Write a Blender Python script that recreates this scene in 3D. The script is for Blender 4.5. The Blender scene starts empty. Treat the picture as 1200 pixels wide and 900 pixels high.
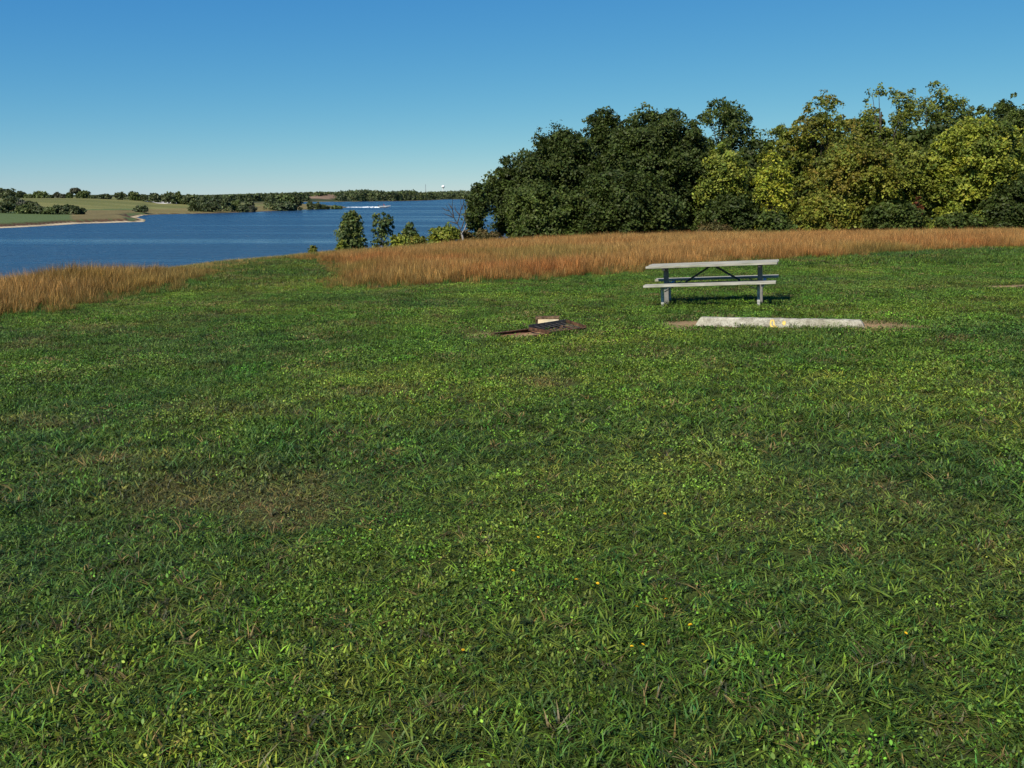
import bpy, bmesh, math, random
import numpy as np
from mathutils import Vector, Matrix
R = math.radians
rng = np.random.default_rng(11)
random.seed(5)
scene = bpy.context.scene
C = scene.collection

# ------------------------------------------------------------------ camera
F = 1150.0                       # focal length in photo pixels (photo is 1200 x 900)
EYE = 1.65
PITCH = math.atan(222.0 / F)
cam_d = bpy.data.cameras.new('camera'); cam = bpy.data.objects.new('camera', cam_d); C.objects.link(cam)
cam_d.sensor_width = 36.0; cam_d.lens = 36.0 * F / 1200.0
cam_d.clip_start = 0.05; cam_d.clip_end = 20000
cam.location = (0, 0, EYE); cam.rotation_euler = (math.pi / 2 - PITCH, 0, 0)
scene.camera = cam
scene.render.resolution_x = 1024; scene.render.resolution_y = 768

# ------------------------------------------------------------------ world, sun, exposure
SUN = Vector((-0.42, -0.60, 0.69)).normalized()        # towards the sun: behind the camera, to the left
elev = math.asin(SUN.z); azim = math.atan2(SUN.x, SUN.y)
w = bpy.data.worlds.new('World'); scene.world = w; w.use_nodes = True
nt = w.node_tree; nt.nodes.clear()
sky = nt.nodes.new('ShaderNodeTexSky'); sky.sky_type = 'NISHITA'; sky.sun_disc = False
sky.sun_elevation = elev; sky.sun_rotation = azim % (2 * math.pi)
sky.altitude = 0; sky.air_density = 0.7; sky.dust_density = 0.0; sky.ozone_density = 8.0
bg = nt.nodes.new('ShaderNodeBackground'); bg.inputs['Strength'].default_value = 0.0758
wo = nt.nodes.new('ShaderNodeOutputWorld')
sep = nt.nodes.new('ShaderNodeSeparateColor'); com = nt.nodes.new('ShaderNodeCombineColor'); nt.links.new(sky.outputs[0], sep.inputs[0])
for ch, (k, p) in enumerate(((.75, 1.333), (.697, .82), (.667, .31))):      # the camera film's colour response to the clear sky
    m1 = nt.nodes.new('ShaderNodeMath'); m1.operation = 'MULTIPLY'; m1.inputs[1].default_value = .12
    m2 = nt.nodes.new('ShaderNodeMath'); m2.operation = 'POWER'; m2.inputs[1].default_value = p
    m3 = nt.nodes.new('ShaderNodeMath'); m3.operation = 'MULTIPLY'; m3.inputs[1].default_value = k * 10
    nt.links.new(sep.outputs[ch], m1.inputs[0]); nt.links.new(m1.outputs[0], m2.inputs[0]); nt.links.new(m2.outputs[0], m3.inputs[0]); nt.links.new(m3.outputs[0], com.inputs[ch])
nt.links.new(com.outputs[0], bg.inputs[0]); nt.links.new(bg.outputs[0], wo.inputs[0])
sd = bpy.data.lights.new('sun', 'SUN'); sd.energy = 5.0; sd.angle = R(0.5); sd.color = (1.0, 0.93, 0.80)
so = bpy.data.objects.new('sun', sd); C.objects.link(so)
so.rotation_euler = (-SUN).to_track_quat('-Z', 'Y').to_euler(); so.location = (0, 0, 60)
vs = scene.view_settings
vs.view_transform = 'Standard'; vs.look = 'None'; vs.exposure = 0.4; vs.gamma = 1.0; vs.use_curve_mapping = False

# ------------------------------------------------------------------ small helpers
def ray(px, py):
    u = (px - 600) / F; v = (450 - py) / F
    c, s = math.cos(PITCH), math.sin(PITCH)
    return u / (c + v * s), (-s + v * c) / (c + v * s)       # sideways and upward per metre of distance

_tab = np.random.default_rng(3).random((256, 256))
def vnoise(x, y, sc=1.0, seed=0):
    x = np.asarray(x, float) / sc + seed * 17.31; y = np.asarray(y, float) / sc + seed * 9.77
    xi = np.floor(x).astype(int); yi = np.floor(y).astype(int)
    fx = x - xi; fy = y - yi
    fx = fx * fx * (3 - 2 * fx); fy = fy * fy * (3 - 2 * fy)
    g = lambda a, b: _tab[a & 255, b & 255]
    return (g(xi, yi) * (1 - fx) * (1 - fy) + g(xi + 1, yi) * fx * (1 - fy)
            + g(xi, yi + 1) * (1 - fx) * fy + g(xi + 1, yi + 1) * fx * fy)
def fbm(x, y, sc=1.0, seed=0, o=3):
    t = 0; a = 0.5; n = 0
    for k in range(o):
        t = t + a * vnoise(x, y, sc / 2 ** k, seed + k * 5); n += a; a *= .5
    return t / n
def sstep(a, b, x):
    t = np.clip((np.asarray(x, float) - a) / (b - a), 0, 1); return t * t * (3 - 2 * t)
def poly_sd(px, py, P):
    """distance to polygon outline, positive outside, negative inside"""
    px = np.asarray(px, float); py = np.asarray(py, float)
    d = np.full(px.shape, 1e18); ins = np.zeros(px.shape, bool)
    n = len(P)
    for i in range(n):
        ax, ay = P[i]; bx, by = P[(i + 1) % n]
        ex, ey = bx - ax, by - ay
        t = np.clip(((px - ax) * ex + (py - ay) * ey) / (ex * ex + ey * ey), 0, 1)
        d = np.minimum(d, (px - ax - t * ex) ** 2 + (py - ay - t * ey) ** 2)
        c = ((ay > py) != (by > py)) & (px < (bx - ax) * (py - ay) / ((by - ay) if by != ay else 1e-9) + ax)
        ins ^= c
    d = np.sqrt(d)
    return np.where(ins, -d, d)

WATER = -4.35
NEAR_P = [(-26, -400), (-20, -20), (-17, 0), (-16, 30), (-17, 57), (-13.5, 71), (-6, 79), (10, 95), (40, 112), (120, 130), (700, 150), (700, -400)]
def wp(px, py):
    a, b = ray(px, py); d = (WATER - EYE) / b; return (a * d, d)
FAR_P = [wp(*p) for p in [(-500, 292), (-200, 275), (-60, 270), (0, 267.4), (30, 266), (70, 263.8), (95, 262), (120, 261.4), (150, 260.4), (169, 260.0),
         (171, 257.5), (160, 254.8), (168, 252.2), (190, 251.2), (225, 250.6), (250, 250), (275, 249), (302, 248.2), (330, 246.8), (360, 245.6),
         (385, 244.6), (408, 243.4), (402, 241.8), (372, 240), (345, 238.4), (312, 237.8), (330, 236.8), (360, 236.6), (395, 236.3),
         (430, 236), (480, 235.4), (505, 234.6), (522, 233.6), (560, 233.3), (700, 232.9), (1300, 232.9)]]
FAR_P += [(9000, 1400), (9000, 9000), (-9000, 9000), (-9000, 200)]
BARE = wp(374, 235.6); BARE = (BARE[0], BARE[1] + 45)
def height(x, y):
    x = np.asarray(x, float); y = np.asarray(y, float)
    xc = np.clip(x, -60, 90); yc = np.clip(y, -80, 120)
    z = .042 * xc - .032 * 3 * np.logaddexp(0, (xc - 9) / 3) - .0275 * yc
    z = z + .05 * (fbm(x, y, 7, 2) - .5) * sstep(4, 16, np.hypot(x, y)) + .02 * (fbm(x, y, 2.2, 4) - .5)
    z = z + .30 * np.exp(-((x + 15) / 3.2) ** 2) * (1 - sstep(32, 48, y)) * sstep(-20, 5, y)
    s = poly_sd(x, y, NEAR_P)
    zn = z - .17 * np.where(s > 2, s, np.where(s < -2, 0, (s + 2) ** 2 / 8))
    zn = np.maximum(zn, -8)
    q = -poly_sd(x, y, FAR_P)                       # positive inland
    bank = .5 * sstep(2.8, 4.6, q + 1.6 * (fbm(x, y, 25, 9) - .5))
    lf = 1 - sstep(-.372, -.364, x / np.maximum(y, 1)) * .9
    zf = WATER + np.clip(q, -30, 5) * .06 + bank * sstep(0, 1, q) * lf
    zf = zf + 3.6 * sstep(14, 105, q)
    zf = zf + 3.2 * sstep(30, 300, q) * sstep(650, 1000, y) * sstep(-.36, -.25, x / np.maximum(y, 1)) * (1 - sstep(1500, 2500, y))
    zf = zf + .5 * (fbm(x, y, 60, 12) - .5) * sstep(8, 40, q)
    zf = zf + 2.6 * np.exp(-(((x - BARE[0]) / 19) ** 2 + ((y - BARE[1]) / 32) ** 2))
    return np.where(s < 60, np.maximum(zn, np.where(q > -30, zf, -99)), np.maximum(np.maximum(zn, -8), zf))
def hz(x, y): return float(height(np.array([x]), np.array([y]))[0])
_gc = {}
def ground_px(px, py):
    """point of the near ground seen at a photo pixel"""
    if (px, py) in _gc: return _gc[(px, py)]
    a, b = ray(px, py); d = 2.0 * 1.002 ** np.arange(0, 1850.0)
    k = np.argmax(EYE + b * d <= height(a * d, d)); d = float(d[k])
    _gc[(px, py)] = (a * d, d, hz(a * d, d))
    return _gc[(px, py)]

def tag(o, label=None, cat=None, group=None, kind=None):
    if label: o['label'] = label
    if cat: o['category'] = cat
    if group: o['group'] = group
    if kind: o['kind'] = kind
    return o
def empty(name, loc, rz=0, label=None, cat=None, group=None):
    o = bpy.data.objects.new(name, None); C.objects.link(o); o.location = loc; o.rotation_euler = (0, 0, rz)
    o.empty_display_size = .3
    return tag(o, label, cat, group)
def np_mesh(name, verts, faces, mat=None, col=None, parent=None, smooth=False, link=True):
    """verts (n,3); faces: list of arrays (m,k); col per vertex (n,3)"""
    me = bpy.data.meshes.new(name)
    verts = np.asarray(verts, np.float32)
    if not isinstance(faces, list): faces = [faces]
    fl = [np.asarray(f, np.int32) for f in faces if len(f)]
    loops = np.concatenate([f.ravel() for f in fl]); tot = np.concatenate([np.full(len(f), f.shape[1], np.int32) for f in fl])
    start = np.concatenate([[0], np.cumsum(tot)[:-1]]).astype(np.int32)
    me.vertices.add(len(verts)); me.vertices.foreach_set('co', verts.ravel())
    me.loops.add(len(loops)); me.loops.foreach_set('vertex_index', loops)
    me.polygons.add(len(tot)); me.polygons.foreach_set('loop_start', start)
    me.polygons.foreach_set('use_smooth', np.full(len(tot), smooth))
    me.update(calc_edges=True)
    if col is not None:
        a = me.color_attributes.new('tint', 'FLOAT_COLOR', 'POINT')
        a.data.foreach_set('color', np.concatenate([np.asarray(col, np.float32), np.ones((len(col), 1), np.float32)], 1).ravel())
    if mat: me.materials.append(mat)
    o = bpy.data.objects.new(name, me)
    if link: C.objects.link(o)
    if parent: o.parent = parent
    return o
def bm_obj(name, bm, mat, parent=None):
    me = bpy.data.meshes.new(name); bm.to_mesh(me); bm.free(); me.materials.append(mat)
    o = bpy.data.objects.new(name, me); C.objects.link(o)
    if parent: o.parent = parent
    return o
def box(bm, c, s, rot=None, bevel=0.0):
    r = bmesh.ops.create_cube(bm, size=1.0); vv = r['verts']
    bmesh.ops.scale(bm, vec=s, verts=vv)
    if bevel:
        ee = list({e for v in vv for e in v.link_edges})
        rb = bmesh.ops.bevel(bm, geom=ee, offset=bevel, segments=1, affect='EDGES'); vv = list({v for f in rb['faces'] for v in f.verts} | {v for v in vv if v.is_valid})
    if rot is not None: bmesh.ops.rotate(bm, cent=(0, 0, 0), matrix=rot, verts=vv)
    bmesh.ops.translate(bm, vec=c, verts=vv)
    return vv
def bar(bm, a, b, sx, sy, bevel=.002):
    a = Vector(a); b = Vector(b); d = b - a
    return box(bm, (a + b) / 2, (sx, sy, d.length), d.to_track_quat('Z', 'Y').to_matrix(), bevel)
def tubes(paths, sides=6):
    """paths: list of (points (n,3), radii (n)) -> verts, quads"""
    V = []; Q = []; base = 0
    for P, rad in paths:
        P = np.asarray(P, float); n = len(P)
        T = np.gradient(P, axis=0); T /= np.linalg.norm(T, axis=1)[:, None] + 1e-9
        ref = np.tile([.31, .17, .93], (n, 1)) if abs(T[0][2]) < .8 else np.tile([.95, .2, .1], (n, 1))
        A = np.cross(T, ref); A /= np.linalg.norm(A, axis=1)[:, None] + 1e-9; B = np.cross(T, A)
        ang = np.linspace(0, 2 * np.pi, sides, endpoint=False)
        ring = (A[:, None, :] * np.cos(ang)[None, :, None] + B[:, None, :] * np.sin(ang)[None, :, None]) * np.asarray(rad)[:, None, None]
        V.append((P[:, None, :] + ring).reshape(-1, 3))
        for i in range(n - 1):
            for k in range(sides):
                k2 = (k + 1) % sides
                Q.append((base + i * sides + k, base + i * sides + k2, base + (i + 1) * sides + k2, base + (i + 1) * sides + k))
        base += n * sides
    return np.concatenate(V), np.array(Q)

# ------------------------------------------------------------------ materials
class NT:
    def __init__(s, name):
        s.m = bpy.data.materials.new(name); s.m.use_nodes = True; s.t = s.m.node_tree; s.t.nodes.clear()
        s.out = s.t.nodes.new('ShaderNodeOutputMaterial')
    def n(s, typ, **kw):
        nd = s.t.nodes.new(typ)
        for k, v in kw.items():
            if k.startswith('i_'):
                key = k[2:]; key = int(key) if key.isdigit() else key.replace('_', ' ')
                nd.inputs[key].default_value = v
            else: setattr(nd, k, v)
        return nd
    def l(s, a, b): s.t.links.new(a, b)
    def noise(s, scale, detail=4, vec=None, rough=.55):
        nd = s.n('ShaderNodeTexNoise'); nd.inputs['Scale'].default_value = scale; nd.inputs['Detail'].default_value = detail
        nd.inputs['Roughness'].default_value = rough
        s.l(vec if vec is not None else s.pos(), nd.inputs['Vector']); return nd.outputs['Fac']
    def pos(s):
        if not hasattr(s, '_p'): s._p = s.n('ShaderNodeNewGeometry').outputs['Position']
        return s._p
    def obj(s):
        if not hasattr(s, '_o'): s._o = s.n('ShaderNodeTexCoord').outputs['Object']
        return s._o
    def ramp(s, fac, stops):
        nd = s.n('ShaderNodeValToRGB'); e = nd.color_ramp.elements
        while len(e) < len(stops): e.new(.5)
        for q, (p, c) in zip(e, stops): q.position = p; q.color = (*c, 1) if len(c) == 3 else c
        s.l(fac, nd.inputs[0]); return nd.outputs[0]
    def mix(s, fac, a, b, mode='MIX'):
        nd = s.n('ShaderNodeMix', data_type='RGBA', blend_type=mode)
        for sock, v in ((nd.inputs[0], fac), (nd.inputs[6], a), (nd.inputs[7], b)):
            if hasattr(v, 'links'): s.l(v, sock)
            elif isinstance(v, (int, float)): sock.default_value = v
            else: sock.default_value = (*v, 1)
        return nd.outputs[2]
    def math(s, op, a, b=0.0):
        nd = s.n('ShaderNodeMath', operation=op)
        for sock, v in ((nd.inputs[0], a), (nd.inputs[1], b)):
            if hasattr(v, 'links'): s.l(v, sock)
            else: sock.default_value = v
        return nd.outputs[0]
    def mapv(s, vec, scale=(1, 1, 1), rot=(0, 0, 0)):
        nd = s.n('ShaderNodeMapping'); nd.inputs['Scale'].default_value = scale; nd.inputs['Rotation'].default_value = rot
        s.l(vec, nd.inputs['Vector']); return nd.outputs[0]
    def bump(s, h, strength=.5, dist=.02):
        nd = s.n('ShaderNodeBump'); nd.inputs['Strength'].default_value = strength; nd.inputs['Distance'].default_value = dist
        s.l(h, nd.inputs['Height']); return nd.outputs[0]
    def bsdf(s, col, rough=.7, spec=.3, metal=0, normal=None, transl=None, trf=.3):
        p = s.n('ShaderNodeBsdfPrincipled')
        if hasattr(col, 'links'): s.l(col, p.inputs['Base Color'])
        else: p.inputs['Base Color'].default_value = (*col, 1)
        if hasattr(rough, 'links'): s.l(rough, p.inputs['Roughness'])
        else: p.inputs['Roughness'].default_value = rough
        if hasattr(metal, 'links'): s.l(metal, p.inputs['Metallic'])
        else: p.inputs['Metallic'].default_value = metal
        p.inputs['Specular IOR Level'].default_value = spec
        if normal is not None: s.l(normal, p.inputs['Normal'])
        o = p.outputs[0]
        if transl is not None:
            t = s.n('ShaderNodeBsdfTranslucent'); s.l(transl, t.inputs[0])
            mx = s.n('ShaderNodeMixShader'); mx.inputs[0].default_value = trf
            s.l(o, mx.inputs[1]); s.l(t.outputs[0], mx.inputs[2]); o = mx.outputs[0]
        s.l(o, s.out.inputs['Surface']); return s.m

def leaf_material(name, rough=.5, trf=.3, spec=.35, bright=1.0, inst=False):
    t = NT(name)
    a = t.n('ShaderNodeAttribute', attribute_name='tint').outputs['Color']
    if inst:
        b = t.n('ShaderNodeAttribute', attribute_name='itint', attribute_type='INSTANCER').outputs['Color']
        a = t.mix(1.0, a, b, 'MULTIPLY')
    tr = t.mix(1.0, a, (1.25, 1.3, .7), 'MULTIPLY')
    return t.bsdf(a, rough, spec, transl=tr, trf=trf)
M_leaf = leaf_material('leaf', rough=.55, trf=.25, spec=.18)
M_blade = leaf_material('grass blade', rough=.5, trf=.22, spec=.18, inst=True)
M_stalk = leaf_material('dry stalk', rough=.7, trf=.2, spec=.2, inst=True)

def bark_material(name, c1, c2):
    t = NT(name); v = t.mapv(t.obj(), (6, 6, 1.2)); n = t.noise(3, 6, v)
    return t.bsdf(t.ramp(n, [(.3, c1), (.7, c2)]), .9, .1, normal=t.bump(n, .8, .05))
M_bark = bark_material('bark', (.03, .024, .018), (.11, .09, .07))
M_pale_bark = bark_material('pale bark', (.16, .14, .12), (.40, .37, .34))

def m_ground():
    t = NT('ground'); a = t.n('ShaderNodeAttribute', attribute_name='tint').outputs['Color']
    n = t.noise(2.5, 6); n2 = t.noise(38, 4)
    c = t.mix(1.0, a, t.ramp(n, [(.3, (.7, .72, .7)), (.7, (1.25, 1.2, 1.1))]), 'MULTIPLY')
    c = t.mix(1.0, c, t.ramp(n2, [(.3, (.6, .6, .6)), (.7, (1.35, 1.35, 1.35))]), 'MULTIPLY')
    return t.bsdf(c, .95, .1, normal=t.bump(n2, .6, .02))
M_ground = m_ground()
def m_water():
    t = NT('lake water')
    p = t.pos()
    v = t.mapv(p, (1, 1, 1), (0, 0, R(20)))
    w1 = t.noise(1.6, 5, t.mapv(v, (.7, 1.6, 1))); w2 = t.noise(.35, 4, t.mapv(v, (.6, 1.4, 1)))
    h = t.math('ADD', t.math('MULTIPLY', w1, .5), w2)
    lane = t.math('ADD', t.math('MULTIPLY', t.noise(1.0, 3, t.mapv(p, (.0045, .055, 1), (0, 0, R(2))), .6), .7), t.math('MULTIPLY', t.noise(1.0, 2, t.mapv(p, (.004, .011, 1), (0, 0, R(20)))), .3))
    calm = t.ramp(lane, [(.50, (1, 1, 1)), (.62, (.2, .2, .2))])
    b = t.n('ShaderNodeBump'); b.inputs['Distance'].default_value = 1.3
    t.l(calm, b.inputs['Strength']); t.l(h, b.inputs['Height'])
    return t.bsdf((.014, .042, .080), t.ramp(lane, [(.50, (.28, .28, .28)), (.62, (.10, .10, .10))]), .35, normal=b.outputs[0])
M_water = m_water()
def m_wood(name, c1, c2, c3, sc=(2, 40, 40)):
    t = NT(name); v = t.mapv(t.obj(), sc); n = t.noise(1.5, 6, v); n2 = t.noise(5, 3, t.obj())
    c = t.ramp(n, [(.3, c1), (.52, c2), (.72, c3)])
    c = t.mix(t.ramp(n2, [(.5, (0, 0, 0)), (.75, (.6, .6, .6))]), c, (.20, .22, .14))
    return t.bsdf(c, .85, .15, normal=t.bump(n, .5, .003))
M_plank = m_wood('weathered plank', (.15, .14, .11), (.32, .31, .25), (.46, .45, .38))
def m_galv():
    t = NT('galvanised steel'); n = t.noise(25, 3, t.obj())
    return t.bsdf(t.ramp(n, [(.35, (.26, .26, .24)), (.65, (.52, .52, .49))]), .55, .3, .0, normal=t.bump(n, .1, .002))
M_galv = m_galv()
def m_darksteel():
    t = NT('dark steel'); n = t.noise(18, 4, t.obj())  # near-black steel, mottled a little lighter by noise
    return t.bsdf(t.ramp(n, [(.35, (.035, .035, .037)), (.7, (.08, .075, .07))]), .6, .4, .3)
M_dark = m_darksteel()
def m_rust():
    t = NT('rusty steel'); n = t.noise(14, 6, t.obj())
    return t.bsdf(t.ramp(n, [(.3, (.022, .015, .010)), (.5, (.085, .042, .022)), (.72, (.20, .105, .055))]), .8, .3, .2, normal=t.bump(n, .4, .004))
M_rust = m_rust()
def m_concrete():
    t = NT('weathered concrete'); n = t.noise(9, 6, t.obj()); n2 = t.noise(70, 3, t.obj()); n3 = t.noise(2.2, 4, t.obj())
    c = t.ramp(n, [(.28, (.15, .135, .10)), (.48, (.31, .29, .235)), (.7, (.49, .47, .39))])
    c = t.mix(t.ramp(n3, [(.45, (0, 0, 0)), (.7, (.55, .55, .55))]), c, (.26, .25, .17))
    c = t.mix(1.0, c, t.ramp(n2, [(.35, (.62, .62, .6)), (.55, (1.1, 1.1, 1.1))]), 'MULTIPLY')
    return t.bsdf(c, .92, .15, normal=t.bump(n2, .5, .004))
M_conc = m_concrete()
def m_plain(name, col, rough=.6, spec=.3, var=.2, sc=20):
    t = NT(name); n = t.noise(sc, 4, t.obj())
    lo = tuple(c * (1 - var) for c in col); hi = tuple(min(1, c * (1 + var)) for c in col)
    return t.bsdf(t.ramp(n, [(.3, lo), (.7, hi)]), rough, spec)
M_galv_shaded = m_plain('shaded galvanised steel', (.17, .165, .15), .6, .25, .2, 12)  # darker copy of the galvanised steel: table-top shade put into the post colour
M_yel = m_plain('yellow spray paint', (.62, .44, .10), .6, .3, .35, 40)
M_cream = m_wood('split wood face', (.55, .42, .24), (.72, .60, .38), (.85, .76, .55), (3, 30, 30))
M_petal = m_plain('yellow petals', (.72, .48, .02), .6, .2, .15, 60)
M_white = m_plain('white paint', (.8, .8, .78), .35, .5, .05, 3)
M_glass = m_plain('dark glass', (.02, .03, .035), .1, .6, .1, 3)
M_tyre = m_plain('black rubber', (.02, .02, .02), .8, .2, .1, 9)
M_gravel = m_plain('pale gravel', (.66, .63, .56), .9, .1, .15, .6)
M_foam = m_plain('white foam', (.75, .8, .83), .6, .3, .25, 1.2)
M_mast = m_plain('grey mast paint', (.16, .17, .2), .6, .3, .1, 2)

# ------------------------------------------------------------------ where things lie on the near ground
def gp(px, py): p = ground_px(px, py); return (p[0], p[1])
# mown lawn / tall meadow boundaries (world coordinates)
MEADOW_R = [gp(372, 340), gp(430, 341), gp(500, 337), gp(560, 334), gp(640, 330), gp(720, 324), gp(800, 317), gp(900, 308), gp(1000, 302), gp(1080, 297), gp(1200, 291),
            (40, 36), (60, 40), (75, 100), (40, 108), (10, 91), (-5.5, 77), (-12, 69), (-14.5, 60), (-12, 56), (-9.3, 47.1), (-7.2, 36.9), (-5.9, 30)]
MEADOW_L = [(-9.0, -10), (-10.2, 12), gp(-60, 390), gp(0, 379), gp(60, 370), gp(120, 359), gp(180, 347), gp(225, 337), gp(262, 326), gp(278, 318), (-14.6, 47),
            (-16.9, 42), (-16.5, 30), (-17.2, 0), (-18, -10)]
def soil_mask(x, y):
    """bare soil: ends of the kerb stop, round the fire box, worn tracks"""
    x = np.asarray(x, float); y = np.asarray(y, float); m = np.zeros(x.shape)
    def ell(px, py, rx, ry, rot=0, k=1.0):
        cx, cy = gp(px, py); c, s = math.cos(R(rot)), math.sin(R(rot))
        dx = (x - cx) * c + (y - cy) * s; dy = -(x - cx) * s + (y - cy) * c
        r = np.hypot(dx / rx, dy / ry) + .7 * (fbm(x, y, .35, 21) - .5)
        return k * (1 - sstep(.75, 1.1, r))
    for a in SOIL: m = np.maximum(m, ell(*a))
    return m
SOIL = [(801, 381, .45, .8, -14, .95), (1030, 382, .55, .8, -14, .95), (1055, 383, .35, .3, -8, .9), (913, 386, 1.3, .10, -13, .5),
        (572, 393, .40, .30, 30, .7), (604, 393, .45, .42, 45, 1.0), (630, 388, .45, .30, 48, 1.0), (660, 383, .45, .22, 45, .9),
        (712, 375, .55, .10, 40, .55), (545, 391, .5, .2, 10, .35), (815, 351, .5, .25, -14, .7), (785, 356, .3, .2, 0, .6), (891, 354, .3, .2, 0, .6),
        (1170, 337, 1.0, .5, 0, .55), (1196, 336, .9, .6, 0, 1.0)]

def lawn_col(x, y):
    """colour of lawn tufts by place: green, olive, straw and purplish-brown dry patches"""
    x = np.asarray(x, float); y = np.asarray(y, float)
    r = np.hypot(x, y)
    a = fbm(x, y, 2.6, 31, 4)[..., None]; b = fbm(x, y, .9, 47, 3)[..., None]; c = fbm(x + .4 * y, y, 5.5, 61, 3)[..., None]
    g = np.array([.082, .146, .023]); yg = np.array([.124, .178, .028]); dg = np.array([.062, .120, .026]); br = np.array([.14, .115, .05])
    col = g + (yg - g) * sstep(.42, .75, a) + (dg - g) * sstep(.45, .75, c)
    patch = sstep(.58, .80, b * .6 + fbm(x, y, 1.7, 77, 3)[..., None] * .4 + .10 * (1 - sstep(-6, 1, x))[..., None])
    patch = patch * .5
    return col * (1 - patch) + br * patch, patch[..., 0]

# ------------------------------------------------------------------ ground sheet (one polar sheet out to the horizon)
def build_ground():
    rr = [0.0, .3]; 
    while rr[-1] < 60: rr.append(rr[-1] * 1.013 + .003)
    while rr[-1] < 1500: rr.append(rr[-1] * (1.0042 if 168 < rr[-1] < 240 else 1.008 if 240 < rr[-1] < 400 else 1.018))
    while rr[-1] < 8500: rr.append(rr[-1] * 1.06)
    rr = np.array(rr[1:])
    f = np.arange(-33, 33.01, .2); o = np.concatenate([np.arange(-180, -33, 3.5), f, np.arange(33.2, 180, 3.5)])
    A = np.radians(np.unique(np.round(o, 3)))
    n = len(A); RR, AA = np.meshgrid(rr, A, indexing='ij')
    X = RR * np.sin(AA); Y = RR * np.cos(AA); Z = height(X, Y)
    V = np.stack([X, Y, Z], -1).reshape(-1, 3); m = len(rr)
    V = np.concatenate([V, [[0, 0, hz(0, 0)]]])
    i = np.arange(m - 1)[:, None] * n; j = np.arange(n)[None, :]; j2 = (j + 1) % n
    Q = np.stack([i + j, i + j2, i + n + j2, i + n + j], -1).reshape(-1, 4)[:, ::-1]
    T = np.stack([np.full(n, m * n), (np.arange(n) + 1) % n, np.arange(n)], -1)
    x, y, z = V.T
    lc, patch = lawn_col(x, y)
    col = lc * .32 + np.array([.012, .008, .004])  # ground under the lawn painted darker, as shade in the gaps between tufts
    soil = np.maximum(soil_mask(x, y), 0)[:, None] * (np.hypot(x, y) < 60)[:, None]
    col = col * (1 - soil) + np.array([.27, .185, .10]) * soil * (.8 + .4 * fbm(x, y, .3, 5)[:, None])
    mead = ((poly_sd(x, y, MEADOW_R) < 0) | (poly_sd(x, y, MEADOW_L) < 0))[:, None]
    col = np.where(mead, np.array([.06, .05, .025]), col)
    sN = poly_sd(x, y, NEAR_P)[:, None]
    col = np.where(sN > 1, np.array([.07, .075, .03]), col)
    # far side
    q = -poly_sd(x, y, FAR_P)[:, None]; far = (sN > 60)
    fld = np.array([.165, .165, .06]) * (.75 + .5 * fbm(x, y * 3, 90, 14)[:, None]); green = np.array([.085, .122, .045])
    strip = sstep(.45, .6, fbm(x * .3, y * 2.0, 40, 19))[:, None]
    fc = fld * (1 - .35 * strip) + np.array([.05, .08, .02]) * .35 * strip
    fc = np.where(q < 30 + 10 * fbm(x, y, 50, 3)[:, None], green * (1 + .3 * strip), fc)
    az = x / np.maximum(y, 1); left = (az < ray(173, 258)[0])[:, None]
    fc = np.where((~left) & (q < 38), fld * np.array([.95, .8, .9]), fc)
    sand = np.array([.46, .38, .25]); dark = np.array([.055, .032, .02])
    k = q + 1.6 * (fbm(x, y, 25, 9)[:, None] - .5)
    fc = np.where((k > 4.2) & (k < 30) & (az > ray(86, 262)[0])[:, None] & left, np.array([.15, .125, .055]) * (.6 + .8 * fbm(x, y, 4, 15)[:, None]), fc)
    fc = np.where((k < 4.0) & ((az < ray(150, 260)[0])[:, None] | (k < 2.2)), dark * (1 + fbm(x, y, 6, 8)[:, None]), fc)
    fc = np.where(k < np.where(left, np.where((az > ray(150, 260)[0])[:, None], 1.3, 2.4), 1.0), sand * np.where(left, 1, .35) * (.7 + .6 * fbm(x, y, 9, 33)[:, None]), fc)
    fc = np.where((y > 650)[:, None] & (q > 8), np.array([.045, .055, .022]), fc)
    bare = np.exp(-(((x - BARE[0]) / 22) ** 2 + ((y - BARE[1]) / 50) ** 2))[:, None]
    fc = np.where((bare > .25) & (q > 2), np.array([.20, .14, .10]) * (.5 + 1.0 * fbm(x, y, 12, 44)[:, None]), fc)
    col = np.where(far & (q > 0), fc, col)
    o = np_mesh('ground', V, [Q, T], M_ground, col, smooth=True); tag(o, kind='structure')
build_ground()
# lake
def build_water():
    P = [(-9000, -3000), (9000, -3000), (9000, 9000), (-9000, 9000)]
    V = [(x, y, WATER) for x, y in P]
    o = np_mesh('water', V, np.array([[0, 1, 2, 3]]), M_water); tag(o, kind='structure')
build_water()

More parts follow.
